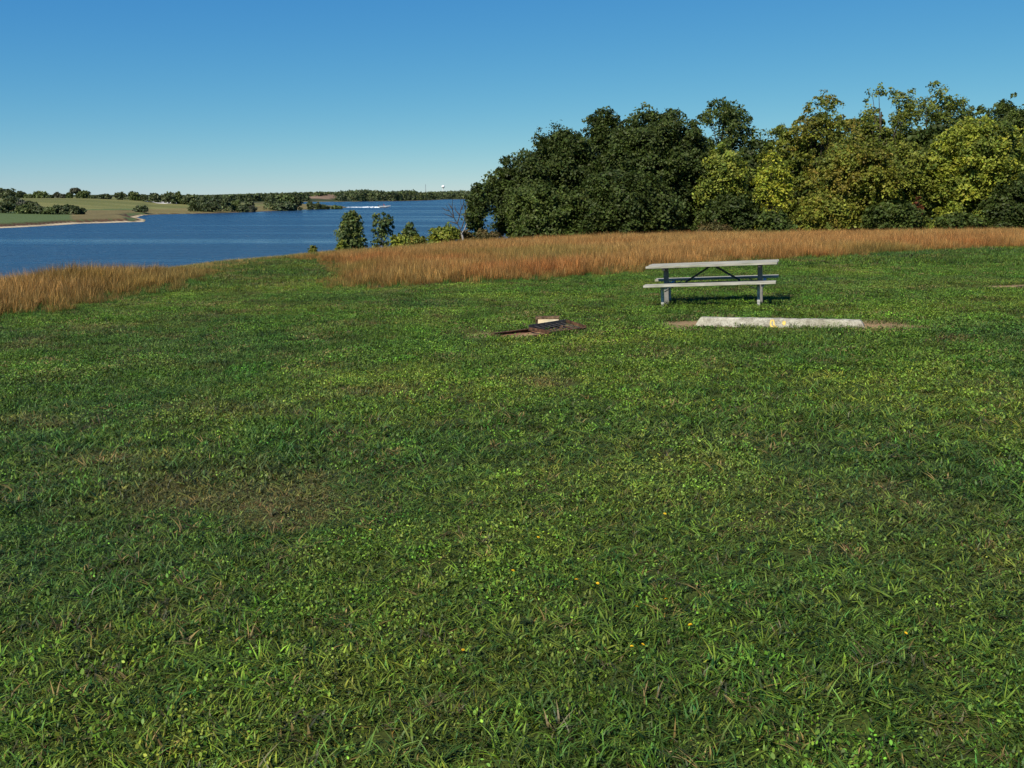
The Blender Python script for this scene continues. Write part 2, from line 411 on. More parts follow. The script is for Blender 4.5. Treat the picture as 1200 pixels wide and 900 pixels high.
# ------------------------------------------------------------------ scatter of tufts (geometry nodes, one object each)
def scatter(name, label, cat, pts, rot, scl, idx, itint, protos):
    me = bpy.data.meshes.new(name); me.vertices.add(len(pts)); me.vertices.foreach_set('co', np.asarray(pts, np.float32).ravel())
    for nm, ty, dat, key in (('rot', 'FLOAT_VECTOR', rot, 'vector'), ('scl', 'FLOAT_VECTOR', scl, 'vector'), ('idx', 'INT', idx, 'value')):
        a = me.attributes.new(nm, ty, 'POINT'); a.data.foreach_set(key, np.asarray(dat, np.int32 if ty == 'INT' else np.float32).ravel())
    a = me.attributes.new('itint', 'FLOAT_COLOR', 'POINT')
    a.data.foreach_set('color', np.concatenate([np.asarray(itint, np.float32), np.ones((len(pts), 1), np.float32)], 1).ravel())
    o = bpy.data.objects.new(name, me); C.objects.link(o)
    col = bpy.data.collections.new(name + '_tufts')
    for p in protos: col.objects.link(p)
    g = bpy.data.node_groups.new(name, 'GeometryNodeTree')
    g.interface.new_socket('Geometry', in_out='INPUT', socket_type='NodeSocketGeometry')
    g.interface.new_socket('Geometry', in_out='OUTPUT', socket_type='NodeSocketGeometry')
    N = g.nodes.new; gi = N('NodeGroupInput'); go = N('NodeGroupOutput'); ip = N('GeometryNodeInstanceOnPoints'); ci = N('GeometryNodeCollectionInfo')
    ci.inputs['Collection'].default_value = col; ci.inputs['Separate Children'].default_value = True; ci.inputs['Reset Children'].default_value = True
    def na(nm, ty):
        q = N('GeometryNodeInputNamedAttribute'); q.data_type = ty; q.inputs['Name'].default_value = nm
        return [s for s in q.outputs if s.enabled and s.name == 'Attribute'][0]
    L = g.links.new
    L(gi.outputs[0], ip.inputs['Points']); L(ci.outputs[0], ip.inputs['Instance']); ip.inputs['Pick Instance'].default_value = True
    L(na('idx', 'INT'), ip.inputs['Instance Index']); L(na('rot', 'FLOAT_VECTOR'), ip.inputs['Rotation']); L(na('scl', 'FLOAT_VECTOR'), ip.inputs['Scale'])
    L(ip.outputs[0], go.inputs[0])
    md = o.modifiers.new('tufts', 'NODES'); md.node_group = g
    return tag(o, label, cat, None, 'stuff')

def blades(n, rad, hmin, hmax, width, lean, segs, base, tip, seed, jit=.25, up=.0, curl=1.0):
    """curved, tapering blades in one tuft; returns verts, faces, colours"""
    g = np.random.default_rng(seed)
    r = rad * np.sqrt(g.random(n)); th = g.random(n) * 2 * np.pi
    x0 = r * np.cos(th); y0 = r * np.sin(th); H = hmin + (hmax - hmin) * g.random(n) ** 1.3
    az = g.random(n) * 2 * np.pi; ln = lean * (.3 + g.random(n)) * H
    wd = width * (.6 + .8 * g.random(n)); tw = az + np.pi / 2 + g.normal(0, .5, n)
    V = []; Cc = []
    tint = (1 + jit * g.normal(0, 1, (n, 1))).clip(.4, 1.9)
    hue = g.normal(0, .12, (n, 1)) * np.array([1.6, .4, -1.0])
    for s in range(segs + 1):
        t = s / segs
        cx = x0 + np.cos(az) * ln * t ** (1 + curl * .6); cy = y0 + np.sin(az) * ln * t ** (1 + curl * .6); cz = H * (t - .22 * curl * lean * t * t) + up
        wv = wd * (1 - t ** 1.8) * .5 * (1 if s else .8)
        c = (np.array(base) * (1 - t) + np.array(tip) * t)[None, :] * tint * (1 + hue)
        if s < segs:
            for sg in (-1, 1):
                V.append(np.stack([cx + sg * np.cos(tw) * wv, cy + sg * np.sin(tw) * wv, cz], -1)); Cc.append(c)
        else: V.append(np.stack([cx, cy, cz], -1)); Cc.append(c)
    V = np.concatenate(V); Cc = np.concatenate(Cc).clip(0, 2); i = np.arange(n)
    Q = [np.stack([i + (2 * s) * n, i + (2 * s + 1) * n, i + (2 * s + 3) * n, i + (2 * s + 2) * n], -1) for s in range(segs - 1)]
    T = np.stack([i + (2 * segs - 2) * n, i + (2 * segs - 1) * n, i + (2 * segs) * n], -1)
    return V, (np.concatenate(Q) if Q else np.zeros((0, 4), int)), T, Cc
def leaves(n, rad, hmin, hmax, size, seed, c, jit=.25, tilt=.6):
    """small roundish leaves held level on short stalks (clover, plantain)"""
    g = np.random.default_rng(seed); r = rad * np.sqrt(g.random(n)); th = g.random(n) * 2 * np.pi
    ctr = np.stack([r * np.cos(th), r * np.sin(th), hmin + (hmax - hmin) * g.random(n)], -1)
    nrm = np.stack([g.normal(0, tilt, n), g.normal(0, tilt, n), np.ones(n)], -1); nrm /= np.linalg.norm(nrm, axis=1)[:, None]
    a = np.cross(nrm, np.stack([np.cos(th), np.sin(th), 0 * th], -1)); a /= np.linalg.norm(a, axis=1)[:, None] + 1e-9; b = np.cross(nrm, a)
    s = (size * (.6 + .8 * g.random(n)))[:, None]; V = []; k = 5
    for j, (u, v) in enumerate([(-1, 0), (-.25, .55), (.6, .5), (1, 0), (.55, -.5), (-.25, -.6)]):
        V.append(ctr + a * s * u + b * s * v)
    V = np.concatenate(V); i = np.arange(n); Fc = np.stack([i + j * n for j in range(6)], -1)
    Cc = np.tile(np.array(c)[None, :] * (1 + jit * g.normal(0, 1, (n, 1))).clip(.5, 1.7), (6, 1))
    return V, Fc, Cc
def merge(parts):
    V = []; Fs = []; Cc = []; b = 0
    for p in parts:
        V.append(p[0]); Cc.append(p[-1])
        for f in p[1:-1]:
            if len(f): Fs.append(np.asarray(f) + b)
        b += len(p[0])
    return np.concatenate(V), Fs, np.concatenate(Cc)
def proto(name, parts, mat):
    V, Fs, Cc = merge(parts); return np_mesh(name, V, Fs, mat, Cc, link=False)

G1, G2 = (.28, .33, .30), (1.25, 1.22, 1.0)        # multiplied by the place tint; root shade and sunlit tips put into the colour
ST = (2.6, 1.5, 1.6)
def wedge_points(r0, r1, dens, half=34.0, back=2.5):
    """random points in the ring r0..r1 where the lawn is in or near view"""
    area = math.pi * (r1 ** 2 - r0 ** 2); n = int(area * dens)
    r = np.sqrt(r0 ** 2 + (r1 ** 2 - r0 ** 2) * rng.random(n)); a = (rng.random(n) * 2 - 1) * np.pi
    x = r * np.sin(a); y = r * np.cos(a)
    keep = ((np.abs(a) < R(half)) | (np.abs(x) < np.abs(y) * math.tan(R(half - 4)) + 1.2) & (y > 0) | (r < back)) & (y > -1)
    return x[keep], y[keep]
def on_lawn(x, y, soft=.6):
    sr = poly_sd(x, y, MEADOW_R); sl = poly_sd(x, y, MEADOW_L); s = np.minimum(sr, sl)
    nz = (fbm(x, y, 1.3, 90) - .5) * .8
    k = (s + nz > -.5) & (poly_sd(x, y, NEAR_P) < 4)
    soil = soil_mask(x, y)
    return k & (rng.random(len(x)) > soil * .93)
BED = []       # footprints kept clear of grass: (centre x, y, half length, half width, heading)
def clear_bed(x, y):
    k = np.ones(len(x), bool)
    for cx, cy, hl, hw, a in BED:
        c, s = math.cos(a), math.sin(a); u = (x - cx) * c + (y - cy) * s; v = -(x - cx) * s + (y - cy) * c
        k &= ~((np.abs(u) < hl) & (np.abs(v) < hw))
    return k

# kerb stop and fire box footprints
_a = gp(817, 383.5); _b = gp(1009, 385.5)
STOP_C = ((_a[0] + _b[0]) / 2 + .05, (_a[1] + _b[1]) / 2 + .08); STOP_A = R(-22); STOP_L = 2.40
_a = gp(590, 396.5); _b = gp(670, 386.2)
FIRE_C = ((_a[0] + _b[0]) / 2, (_a[1] + _b[1]) / 2); FIRE_A = math.atan2(_b[1] - _a[1], _b[0] - _a[0]); FIRE_L = math.hypot(_b[0] - _a[0], _b[1] - _a[1])
BED += [(STOP_C[0], STOP_C[1], STOP_L / 2, .09, STOP_A), (FIRE_C[0], FIRE_C[1], FIRE_L / 2 + .04, .36, FIRE_A)]
print('stop', STOP_C, math.degrees(STOP_A), STOP_L, 'fire', FIRE_C, math.degrees(FIRE_A), FIRE_L)

def build_lawn():
    P = []
    # near tufts, alphabetical so the instance index matches
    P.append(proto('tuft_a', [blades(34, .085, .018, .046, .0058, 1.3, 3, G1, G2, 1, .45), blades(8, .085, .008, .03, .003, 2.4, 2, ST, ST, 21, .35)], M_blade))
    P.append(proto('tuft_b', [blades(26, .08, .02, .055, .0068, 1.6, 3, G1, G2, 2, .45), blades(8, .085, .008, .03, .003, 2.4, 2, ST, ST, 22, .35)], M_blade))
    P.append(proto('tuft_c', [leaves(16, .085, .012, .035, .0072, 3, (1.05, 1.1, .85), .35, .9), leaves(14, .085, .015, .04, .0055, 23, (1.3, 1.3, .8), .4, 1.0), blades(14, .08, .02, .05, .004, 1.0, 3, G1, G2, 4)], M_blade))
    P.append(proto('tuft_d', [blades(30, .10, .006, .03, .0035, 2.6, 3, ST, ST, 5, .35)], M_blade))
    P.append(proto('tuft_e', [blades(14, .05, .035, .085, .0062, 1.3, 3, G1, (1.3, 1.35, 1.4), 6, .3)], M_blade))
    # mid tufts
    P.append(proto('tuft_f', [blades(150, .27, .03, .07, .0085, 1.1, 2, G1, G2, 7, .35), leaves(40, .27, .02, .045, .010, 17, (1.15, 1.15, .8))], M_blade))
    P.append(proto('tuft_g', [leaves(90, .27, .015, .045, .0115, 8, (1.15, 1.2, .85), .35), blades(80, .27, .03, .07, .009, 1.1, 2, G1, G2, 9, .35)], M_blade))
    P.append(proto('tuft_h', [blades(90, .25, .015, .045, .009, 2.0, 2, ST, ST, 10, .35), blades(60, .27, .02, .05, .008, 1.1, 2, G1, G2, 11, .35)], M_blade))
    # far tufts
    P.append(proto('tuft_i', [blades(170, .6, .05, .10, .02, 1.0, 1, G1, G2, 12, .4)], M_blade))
    P.append(proto('tuft_j', [blades(150, .6, .05, .10, .022, 1.2, 1, (.7, .65, .5), (1.5, 1.3, 1.0), 13, .4)], M_blade))
    X = []; Y = []; K = []; S = []
    for r0, r1, dens, lod in ((1.6, 6.5, 360, 0), (6.5, 11.5, 190, 0), (10.5, 32, 25, 1), (30, 85, 5.5, 2)):
        x, y = wedge_points(r0, r1, dens); k = on_lawn(x, y) & clear_bed(x, y); x, y = x[k], y[k]
        n = len(x); _, patch = lawn_col(x, y); u = rng.random(n); sp = fbm(x, y, 1.4, 101, 3); sp2 = fbm(x, y, .8, 111, 3)
        if lod == 0:
            kk = np.where(u < .42, 0, 1)
            kk = np.where(rng.random(n) < (.08 + .24 * sstep(.38, .68, sp)), 2, kk)
            kk = np.where(rng.random(n) < .08 + patch * .8, 3, kk)
            kk = np.where((sp2 > .56) & (rng.random(n) < .3), 4, kk)
            s = .8 + .5 * rng.random(n)
            if r0 > 6: s *= 1.25
        elif lod == 1:
            kk = np.where(rng.random(n) < sstep(.35, .65, sp), 6, 5); kk = np.where(rng.random(n) < .10 + patch * .5, 7, kk); s = .8 + .5 * rng.random(n)
        else:
            kk = np.where(rng.random(n) < .35, 9, 8); s = .8 + .5 * rng.random(n)
        X.append(x); Y.append(y); K.append(kk); S.append(s)
    X = np.concatenate(X); Y = np.concatenate(Y); K = np.concatenate(K); S = np.concatenate(S); n = len(X)
    Z = height(X, Y) - .003
    col, patch = lawn_col(X, Y)
    col = col * (1 + .30 * rng.normal(0, 1, (n, 1))).clip(.4, 1.8) * (1 + rng.normal(0, .10, (n, 3)))
    soil = soil_mask(X, Y)[:, None]
    col = col * (1 - .6 * soil) + np.array([.11, .085, .04]) * .6 * soil
    rot = np.stack([rng.normal(0, .08, n), rng.normal(0, .08, n), rng.random(n) * 6.283], -1)
    hs = .75 + .6 * fbm(X, Y, 1.1, 131, 3)
    scl = np.stack([S, S, S * hs], -1)
    dry = (rng.random((n, 1)) < .06) & (K != 2)[:, None]; col = np.where(dry, np.array([.17, .135, .065]) * (.6 + .7 * rng.random((n, 1))), col)
    print('lawn instances', n)
    scatter('lawn_grass', 'short mown green grass of the lawn with weeds and dry straw', 'grass', np.stack([X, Y, Z], -1), rot, scl, K, col, P)
build_lawn()

def build_meadow():
    P = []
    def stalks(n, rad, h0, h1, wd, seed, lean=.22):
        g0 = (.32, .34, .22); g1 = (.85, .75, .6)
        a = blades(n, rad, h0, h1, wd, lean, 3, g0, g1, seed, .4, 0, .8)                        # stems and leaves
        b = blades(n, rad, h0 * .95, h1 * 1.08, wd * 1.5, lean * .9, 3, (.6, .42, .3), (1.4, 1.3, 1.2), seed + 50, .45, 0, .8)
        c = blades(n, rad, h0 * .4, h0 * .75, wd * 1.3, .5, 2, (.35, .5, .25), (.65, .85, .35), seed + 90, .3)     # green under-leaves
        return [a, b, c]
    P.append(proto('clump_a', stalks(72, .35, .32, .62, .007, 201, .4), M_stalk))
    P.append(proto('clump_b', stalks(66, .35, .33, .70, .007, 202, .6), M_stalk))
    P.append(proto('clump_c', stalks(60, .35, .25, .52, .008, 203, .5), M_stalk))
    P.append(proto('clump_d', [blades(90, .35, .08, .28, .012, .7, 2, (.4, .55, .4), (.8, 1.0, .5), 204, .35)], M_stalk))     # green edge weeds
    for nm, lab, poly, bx in (('tall_grass', 'wide field of russet tall prairie grass between lawn and trees', MEADOW_R, (-20, 62, 22, 104)),
                              ('tall_grass', 'strip of tawny tall grass on the left along the lake', MEADOW_L, (-19, -7, 5, 60))):
        area = (bx[1] - bx[0]) * (bx[3] - bx[2]); n = int(area * (11 if poly is MEADOW_R else 15))
        x = bx[0] + (bx[1] - bx[0]) * rng.random(n); y = bx[2] + (bx[3] - bx[2]) * rng.random(n)
        sd = -poly_sd(x, y, poly) + (fbm(x, y, 1.2, 141, 3) - .5) * 1.0
        r = np.hypot(x, y)
        k = (sd > 0) & (np.abs(x) < y * .62 + 4) & (rng.random(n) < np.clip(30 / r, .25, 1)) & (poly_sd(x, y, NEAR_P) < 3)
        x, y, sd, r = x[k], y[k], sd[k], r[k]; n = len(x)
        u = rng.random(n)
        kk = np.where(u < .4, 0, np.where(u < .75, 1, 2))
        kk = np.where((sd < .9) & (rng.random(n) < .75), 3, kk); kk = np.where((sd < 2.6) & (rng.random(n) < .4), 3, kk)
        s = (.75 + .35 * rng.random(n)) * (.45 + .55 * sstep(-.3, 2.8, sd)) * np.where(r > 55, 1.1, 1.0)
        russet = np.array([.32, .142, .047]); tan = np.array([.34, .235, .085]); olive = np.array([.17, .165, .045])
        f = fbm(x, y, 4.5, 151, 3); f2 = fbm(x, y, 1.2, 161, 2)
        t1 = sstep(.35, .65, f)[:, None]; t2 = (sstep(.55, .8, fbm(x, y, 9, 171, 2)))[:, None]
        deep = sstep(3, 12, sd)[:, None]; edge = 1 - sstep(0, 2.2, sd)[:, None]
        col = russet * (1 - t1 * .6) + tan * t1 * .6
        col = col * (1 - deep * .45) + tan * deep * .45
        col = col * (1 - .6 * t2) + olive * .6 * t2
        if poly is MEADOW_R:       # towards the lake the grass is shorter and greener
            lk = sstep(52, 66, y) * sstep(-3, -9, x); lk = lk[:, None]; col = col * (1 - .7 * lk) + np.array([.16, .17, .05]) * .7 * lk; s = s * (1 - .35 * lk[:, 0])
        else:
            ed = sstep(30, 42, y)[:, None]; col = col * (1 - .55 * ed) + np.array([.17, .16, .05]) * .55 * ed; s = s * (1.15 - .5 * ed[:, 0]); col = col * (1 - .4 * t1) + tan * .7 * .4 * t1
        col = col * (1 - .45 * edge) + np.array([.17, .17, .05]) * .45 * edge
        col = np.where((kk == 3)[:, None], np.array([.085, .15, .04]), col)
        col = col * (1 + .2 * rng.normal(0, 1, (n, 1))).clip(.5, 1.6)
        Z = height(x, y) - .01
        rot = np.stack([rng.normal(0, .07, n), rng.normal(0, .07, n) + .05, rng.random(n) * 6.283], -1)
        scl = np.stack([s, s, s * (.85 + .35 * f2)], -1)
        print('meadow', lab, n)
        scatter(nm, lab, 'tall grass', np.stack([x, y, Z], -1), rot, scl, kk, col, P)
    # fringe of rough grass on the top of the lake bank
    n = 12000; t = rng.random(n); 
    Lx = np.interp(t, [0, .3, .6, .8, 1], [-16.8, -16.5, -17.3, -13.8, -5.5]); Ly = np.interp(t, [0, .3, .6, .8, 1], [3, 31, 57, 71, 79])
    x = Lx + rng.normal(-.6, 1.3, n); y = Ly + rng.normal(0, 1.3, n)
    k = (poly_sd(x, y, NEAR_P) < 5) & (poly_sd(x, y, MEADOW_R) > .2) & (poly_sd(x, y, MEADOW_L) > .2); x, y = x[k], y[k]; n = len(x)
    kk = np.where(rng.random(n) < .5, 3, 2); s = .45 + .35 * rng.random(n)
    col = np.array([.30, .22, .085]) * (1 + .25 * rng.normal(0, 1, (n, 1))).clip(.5, 1.6); col = np.where((rng.random(n) < .4)[:, None], np.array([.08, .13, .04]), col)
    scatter('bank_grass', 'rough olive grass fringe along the top of the lake bank', 'grass', np.stack([x, y, height(x, y) - .01], -1),
            np.stack([0 * x, 0 * x, rng.random(n) * 6.28], -1), np.stack([s, s, s * .9], -1), kk, col, P)
build_meadow()

# ------------------------------------------------------------------ trees
COV = 1.05
def leaf_cloud(lobes, leaf, cover, cols, g, flat=.85, gap=.35, up=.35):
    """lobes: (n,4) centre + radius. Each lobe carries flattened sprays of leaf-sized four-sided faces. returns V, Q, col"""
    V = []; Cc = []
    for (cx, cy, cz, lr) in lobes:
        ns = int(11 * cover) + 3
        d = g.normal(0, 1, (ns, 3)); d[:, 2] = d[:, 2] * .8 + .15; d /= np.linalg.norm(d, axis=1)[:, None]
        sr = lr * (.28 + .30 * g.random(ns))                                   # spray radius
        sc = np.array([cx, cy, cz]) + d * (lr * (.35 + .75 * g.random((ns, 1)) ** .7)) * np.array([1, 1, flat])
        sn = d * .7 + g.normal(0, .35, (ns, 3)) + np.array([0, 0, .55]); sn /= np.linalg.norm(sn, axis=1)[:, None]
        per = np.maximum(4, (cover * COV *  sr * sr * 3.14 / (leaf * leaf * .45)).astype(int))
        k = np.repeat(np.arange(ns), per); n = len(k)
        a0 = np.cross(sn, np.array([.3, .9, .1])); a0 /= np.linalg.norm(a0, axis=1)[:, None]; b0 = np.cross(sn, a0)
        rr = np.sqrt(g.random(n)) * sr[k] * (1 + .35 * g.normal(0, 1, n)).clip(.2, 1.7); th = g.random(n) * 6.283
        c = sc[k] + a0[k] * (rr * np.cos(th))[:, None] + b0[k] * (rr * np.sin(th))[:, None] * .8 + sn[k] * (g.normal(0, .22, n) * sr[k])[:, None]
        c[:, 2] -= .25 * rr * rr / sr[k]                                       # sprays droop at the rim
        nr = sn[k] + g.normal(0, .5, (n, 3)); nr /= np.linalg.norm(nr, axis=1)[:, None]
        a = np.cross(nr, g.normal(0, 1, (n, 3))); a /= np.linalg.norm(a, axis=1)[:, None] + 1e-9; b = np.cross(nr, a)
        s = (leaf * (.55 + .75 * g.random(n)))[:, None]
        quad = np.stack([c - a * s * .62, c + b * s * .36 + a * s * .1, c + a * s * .62, c - b * s * .36 + a * s * .1], 1)
        V.append(quad.reshape(-1, 3))
        base = cols[g.integers(0, len(cols))]; sprays = base[None, :] * (1 + .16 * g.normal(0, 1, (ns, 1))).clip(.55, 1.6)
        mixc = cols[g.integers(0, len(cols), ns)]; sprays = sprays * .6 + mixc * .4
        cc = sprays[k] * (1 + .2 * g.normal(0, 1, (n, 1))).clip(.5, 1.7) * (1 + g.normal(0, .06, (n, 3)))
        Cc.append(np.repeat(cc, 4, 0))
    V = np.concatenate(V); Cc = np.concatenate(Cc).clip(.004, .9)
    Q = np.arange(len(V)).reshape(-1, 4)
    return V, Q, Cc

PAL = dict(
    dark=[(.042, .062, .013), (.052, .074, .015), (.034, .050, .012), (.062, .084, .018)],
    mid=[(.062, .088, .018), (.076, .104, .020), (.050, .072, .016)],
    teal=[(.060, .090, .034), (.078, .110, .036), (.14, .165, .04)],
    yellow=[(.32, .34, .034), (.24, .275, .030), (.15, .19, .026), (.38, .36, .036)],
    maple=[(.25, .28, .034), (.19, .225, .030), (.31, .32, .034), (.12, .16, .026), (.07, .10, .022)],
    lime=[(.21, .24, .034), (.155, .19, .030), (.26, .265, .034), (.11, .145, .026)],
    olive=[(.135, .165, .024), (.10, .13, .022), (.17, .185, .026), (.07, .095, .020)],
    brown=[(.10, .075, .030), (.085, .080, .026), (.12, .09, .03)],
    gold=[(.15, .175, .024), (.19, .195, .026), (.19, .155, .026), (.09, .115, .020)],
    rust=[(.16, .05, .02), (.11, .045, .02)],
    far=[(.080, .102, .046), (.105, .125, .050), (.066, .088, .044)],  # distant leaf colours lightened to stand in for haze
    farlight=[(.12, .15, .05), (.10, .13, .045)],
    fargrey=[(.11, .12, .08), (.10, .10, .07)])
def tree(name, label, cat, px, d, top, wpx, pal, seed, base_gap=.0, leaf=.24, cover=1.0, n_lobe=34, lobe=.17, shape='round', depth=None, flat=.85, open_=.0, base_z=None, group=None, bark=None, bx=None):
    """px, top, wpx: photo pixel column, top row and width the tree spans when standing d metres off"""
    g = np.random.default_rng(seed)
    a, b = ray(px, top); x = a * d; y = d; zt = EYE + b * d
    z0 = hz(x, y) if base_z is None else base_z
    h = zt - z0; W = wpx * d / (F * 1.018) / 2
    D = W * .85 if depth is None else depth
    root = empty(name, (x, y, z0), 0, label, cat, group)
    cb = h * base_gap; hc = (h - cb) / 2
    lobes = []
    lr0 = lobe * 2 * W
    for i in range(n_lobe):
        dv = g.normal(0, 1, 3); dv /= np.linalg.norm(dv)
        if dv[1] > .35 and g.random() < .5: dv[1] *= -1                # more on the near side
        rr = (.30 + .70 * g.random() ** .6)
        lr = lr0 * (.65 + .75 * g.random())
        zz = dv[2] * rr
        k = 1.0
        if shape == 'cone': k = 1.05 - .75 * (zz * .5 + .5)
        elif shape == 'vase': k = .55 + .55 * (zz * .5 + .5)
        elif shape == 'round': k = 1.0
        elif shape == 'col': k = .9
        sh = lr / W
        ax = dv[0] * rr * (W - lr * .7) * k; ay = dv[1] * rr * max(.1, D - lr * .7) * k; az = cb + hc + zz * max(.1, hc - lr * .75 * flat)
        lobes.append((ax, ay, az, lr))
    for i in range(int(n_lobe * .7)):                                 # ragged twig ends round the top and sides
        dv = g.normal(0, 1, 3); dv[2] = abs(dv[2]) * .9; dv /= np.linalg.norm(dv); k = {'cone': 1.02 - .75 * (dv[2] * .5 + .5), 'vase': 1.0}.get(shape, 1.0); rr = .86 + .13 * g.random()
        lobes.append((dv[0] * rr * (W - lr0 * .4) * k, dv[1] * rr * max(.1, D - lr0 * .4) * k, cb + hc + dv[2] * rr * (hc - lr0 * .25), lr0 * (.25 + .25 * g.random())))
    if base_gap < .05:                                                # foliage right down to the ground
        for i in range(max(3, n_lobe // 5)):
            lobes.append(((g.random() * 2 - 1) * W * .8, -D * .75 * g.random() - .1, lr0 * .5 + h * .12 * g.random(), lr0 * (.6 + .4 * g.random())))
    cols = np.array(PAL[pal])
    V, Q, Cc = leaf_cloud(lobes, leaf, cover, cols, g, flat)
    V[:, 2] = np.maximum(V[:, 2], .02)
    np_mesh('crown', V, Q, M_leaf, Cc, root)
    # trunk and limbs
    r0 = max(.05, h * .018); hs = h * (.80 if n_lobe > 8 else .6); k = 6
    wob = np.cumsum(g.normal(0, h * .012, (k, 2)), 0); wob -= wob[0]
    tz = np.linspace(-.15, hs, k); tp = np.stack([wob[:, 0], wob[:, 1], tz], -1)
    paths = [(tp, np.linspace(r0, r0 * .3, k) * np.array([1.35, 1, 1, 1, 1, 1]))]
    for (lx, ly, lz, lr) in lobes[:min(len(lobes), 26)]:
        if lz < h * .2: continue
        f = min(.92, max(.15, (lz / h) * .62)); st = np.array([np.interp(f * hs, tz, tp[:, 0]), np.interp(f * hs, tz, tp[:, 1]), f * hs])
        en = np.array([lx, ly, lz]); md = (st + en) / 2 + np.array([0, 0, -.08 * h * g.random()]) + g.normal(0, .02 * h, 3)
        rs = r0 * (.5 - .25 * f); paths.append((np.stack([st, md, en]), [rs, rs * .6, rs * .22]))
    tv, tq = tubes(paths, 5)
    np_mesh('trunk', tv, tq, bark or M_bark, None, root, smooth=True)
    return root

FD = 0
T = [  # label, px, dist, top, width px, palette, seed, extras
 ('small dark narrow tree at the left tip of the wood, beside the lake', 560, 79, 209, 38, 'dark', 1, dict(n_lobe=34, shape='cone', lobe=.22)),
 ('dark green tree on the sloping left shoulder of the wood', 608, 84, 176, 88, 'dark', 2, dict(n_lobe=60)),
 ('dark green tree rising behind the left shoulder of the wood', 657, 88, 146, 110, 'dark', 3, dict(n_lobe=80, lobe=.15)),
 ('narrow dark crown poking highest above the left half of the wood', 710, 94, 122, 70, 'dark', 4, dict(n_lobe=46, lobe=.2)),
 ('massive dark green domed tree in the middle of the wood', 772, 86, 121, 140, 'dark', 5, dict(n_lobe=130, lobe=.12)),
 ('tall open mid-green tree behind the yellow-leaved gap, right of the dark dome', 850, 100, 109, 100, 'mid', 6, dict(n_lobe=48, base_gap=.15, lobe=.12, cover=.75)),
 ('low leafy green tree in front of the left shoulder, its branches on the meadow grass', 640, 79, 212, 96, 'mid', 7, dict(n_lobe=50)),
 ('low dark green tree in front of the massive domed tree', 730, 79, 195, 130, 'dark', 8, dict(n_lobe=70, lobe=.14)),
 ('yellow-green tree just right of the dark dome', 840, 84, 168, 80, 'lime', 9, dict(n_lobe=44, base_gap=.15, cover=.8)),
 ('low dark bushy tree under the yellow-green one, right of the dark dome', 858, 80, 226, 66, 'dark', 10, dict(n_lobe=34)),
 ('bright yellow slender tree in the middle of the lighter half of the wood', 908, 80, 176, 54, 'yellow', 11, dict(n_lobe=34, lobe=.18, cover=.6, shape='col')),
 ('olive tree with a ragged top behind the bright yellow slender one', 925, 92, 140, 80, 'olive', 12, dict(n_lobe=56, lobe=.15)),
 ('tall brownish olive tree left of the two tallest crowns', 965, 90, 104, 88, 'gold', 13, dict(n_lobe=60, lobe=.12, cover=.8)),
 ('tall thin-crowned tree with bare limbs showing, second tallest', 1040, 96, 95, 96, 'olive', 14, dict(n_lobe=46, base_gap=.1, lobe=.11, cover=.7)),
 ('tallest tree of the wood with a spreading olive top', 1098, 97, 86, 100, 'olive', 15, dict(n_lobe=54, base_gap=.1, lobe=.11, cover=.75)),
 ('broad brownish olive tree low in front of the tall thin-crowned pair', 1008, 82, 158, 110, 'gold', 16, dict(n_lobe=84, lobe=.12)),
 ('rounded dull olive tree between the tall pair and the golden-green tree', 1066, 84, 164, 84, 'olive', 17, dict(n_lobe=60)),
 ('big golden-green maple at the right end of the wood', 1150, 83, 130, 136, 'maple', 18, dict(n_lobe=120, lobe=.11)),
 ('dark crown showing above the golden-green maple at the right edge', 1190, 98, 106, 80, 'mid', 19, dict(n_lobe=46, base_gap=.2)),
 ('dark green tree low in front of the golden-green maple, at the right edge', 1192, 79, 205, 76, 'dark', 20, dict(n_lobe=44)),
 ('leafy green undergrowth tree at the foot of the broad brownish olive tree', 968, 79, 226, 70, 'gold', 21, dict(n_lobe=40)),
 ('deep green undergrowth tree at the foot of the rounded dull olive tree', 1045, 79, 236, 76, 'mid', 22, dict(n_lobe=40)),
 ('small grey-green crown between the tallest tree and the golden-green maple', 1142, 101, 115, 56, 'mid', 23, dict(n_lobe=30, base_gap=.2)),
 ('dark tree hidden deep behind the bright yellow slender one', 893, 96, 160, 90, 'dark', 24, dict(n_lobe=44, leaf=.38)),
 ('dark tree hidden deep behind the broad brownish olive tree', 1010, 100, 130, 110, 'olive', 25, dict(n_lobe=56, leaf=.38)),
 ('dark tree hidden deep behind the golden-green maple', 1105, 94, 140, 120, 'dark', 26, dict(n_lobe=56, leaf=.38)),
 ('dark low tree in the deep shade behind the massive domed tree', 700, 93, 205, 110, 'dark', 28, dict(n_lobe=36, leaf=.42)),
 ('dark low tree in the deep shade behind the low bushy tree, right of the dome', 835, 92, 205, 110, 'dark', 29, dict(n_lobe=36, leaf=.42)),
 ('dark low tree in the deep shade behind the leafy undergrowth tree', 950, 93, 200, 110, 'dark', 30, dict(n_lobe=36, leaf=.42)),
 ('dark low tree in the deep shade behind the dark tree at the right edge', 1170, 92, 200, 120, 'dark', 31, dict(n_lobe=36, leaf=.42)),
 ('dark tree standing beyond the right edge of the photograph', 1270, 90, 110, 120, 'mid', 27, dict(n_lobe=50, leaf=.38)),
]
for lab, px, d, top, wpx, pal, seed, ex in T:
    tree('woodland_tree', lab, 'tree', px, d, top, wpx, pal, seed, group='trees of the wood behind the meadow', **{'leaf': .205, **ex})
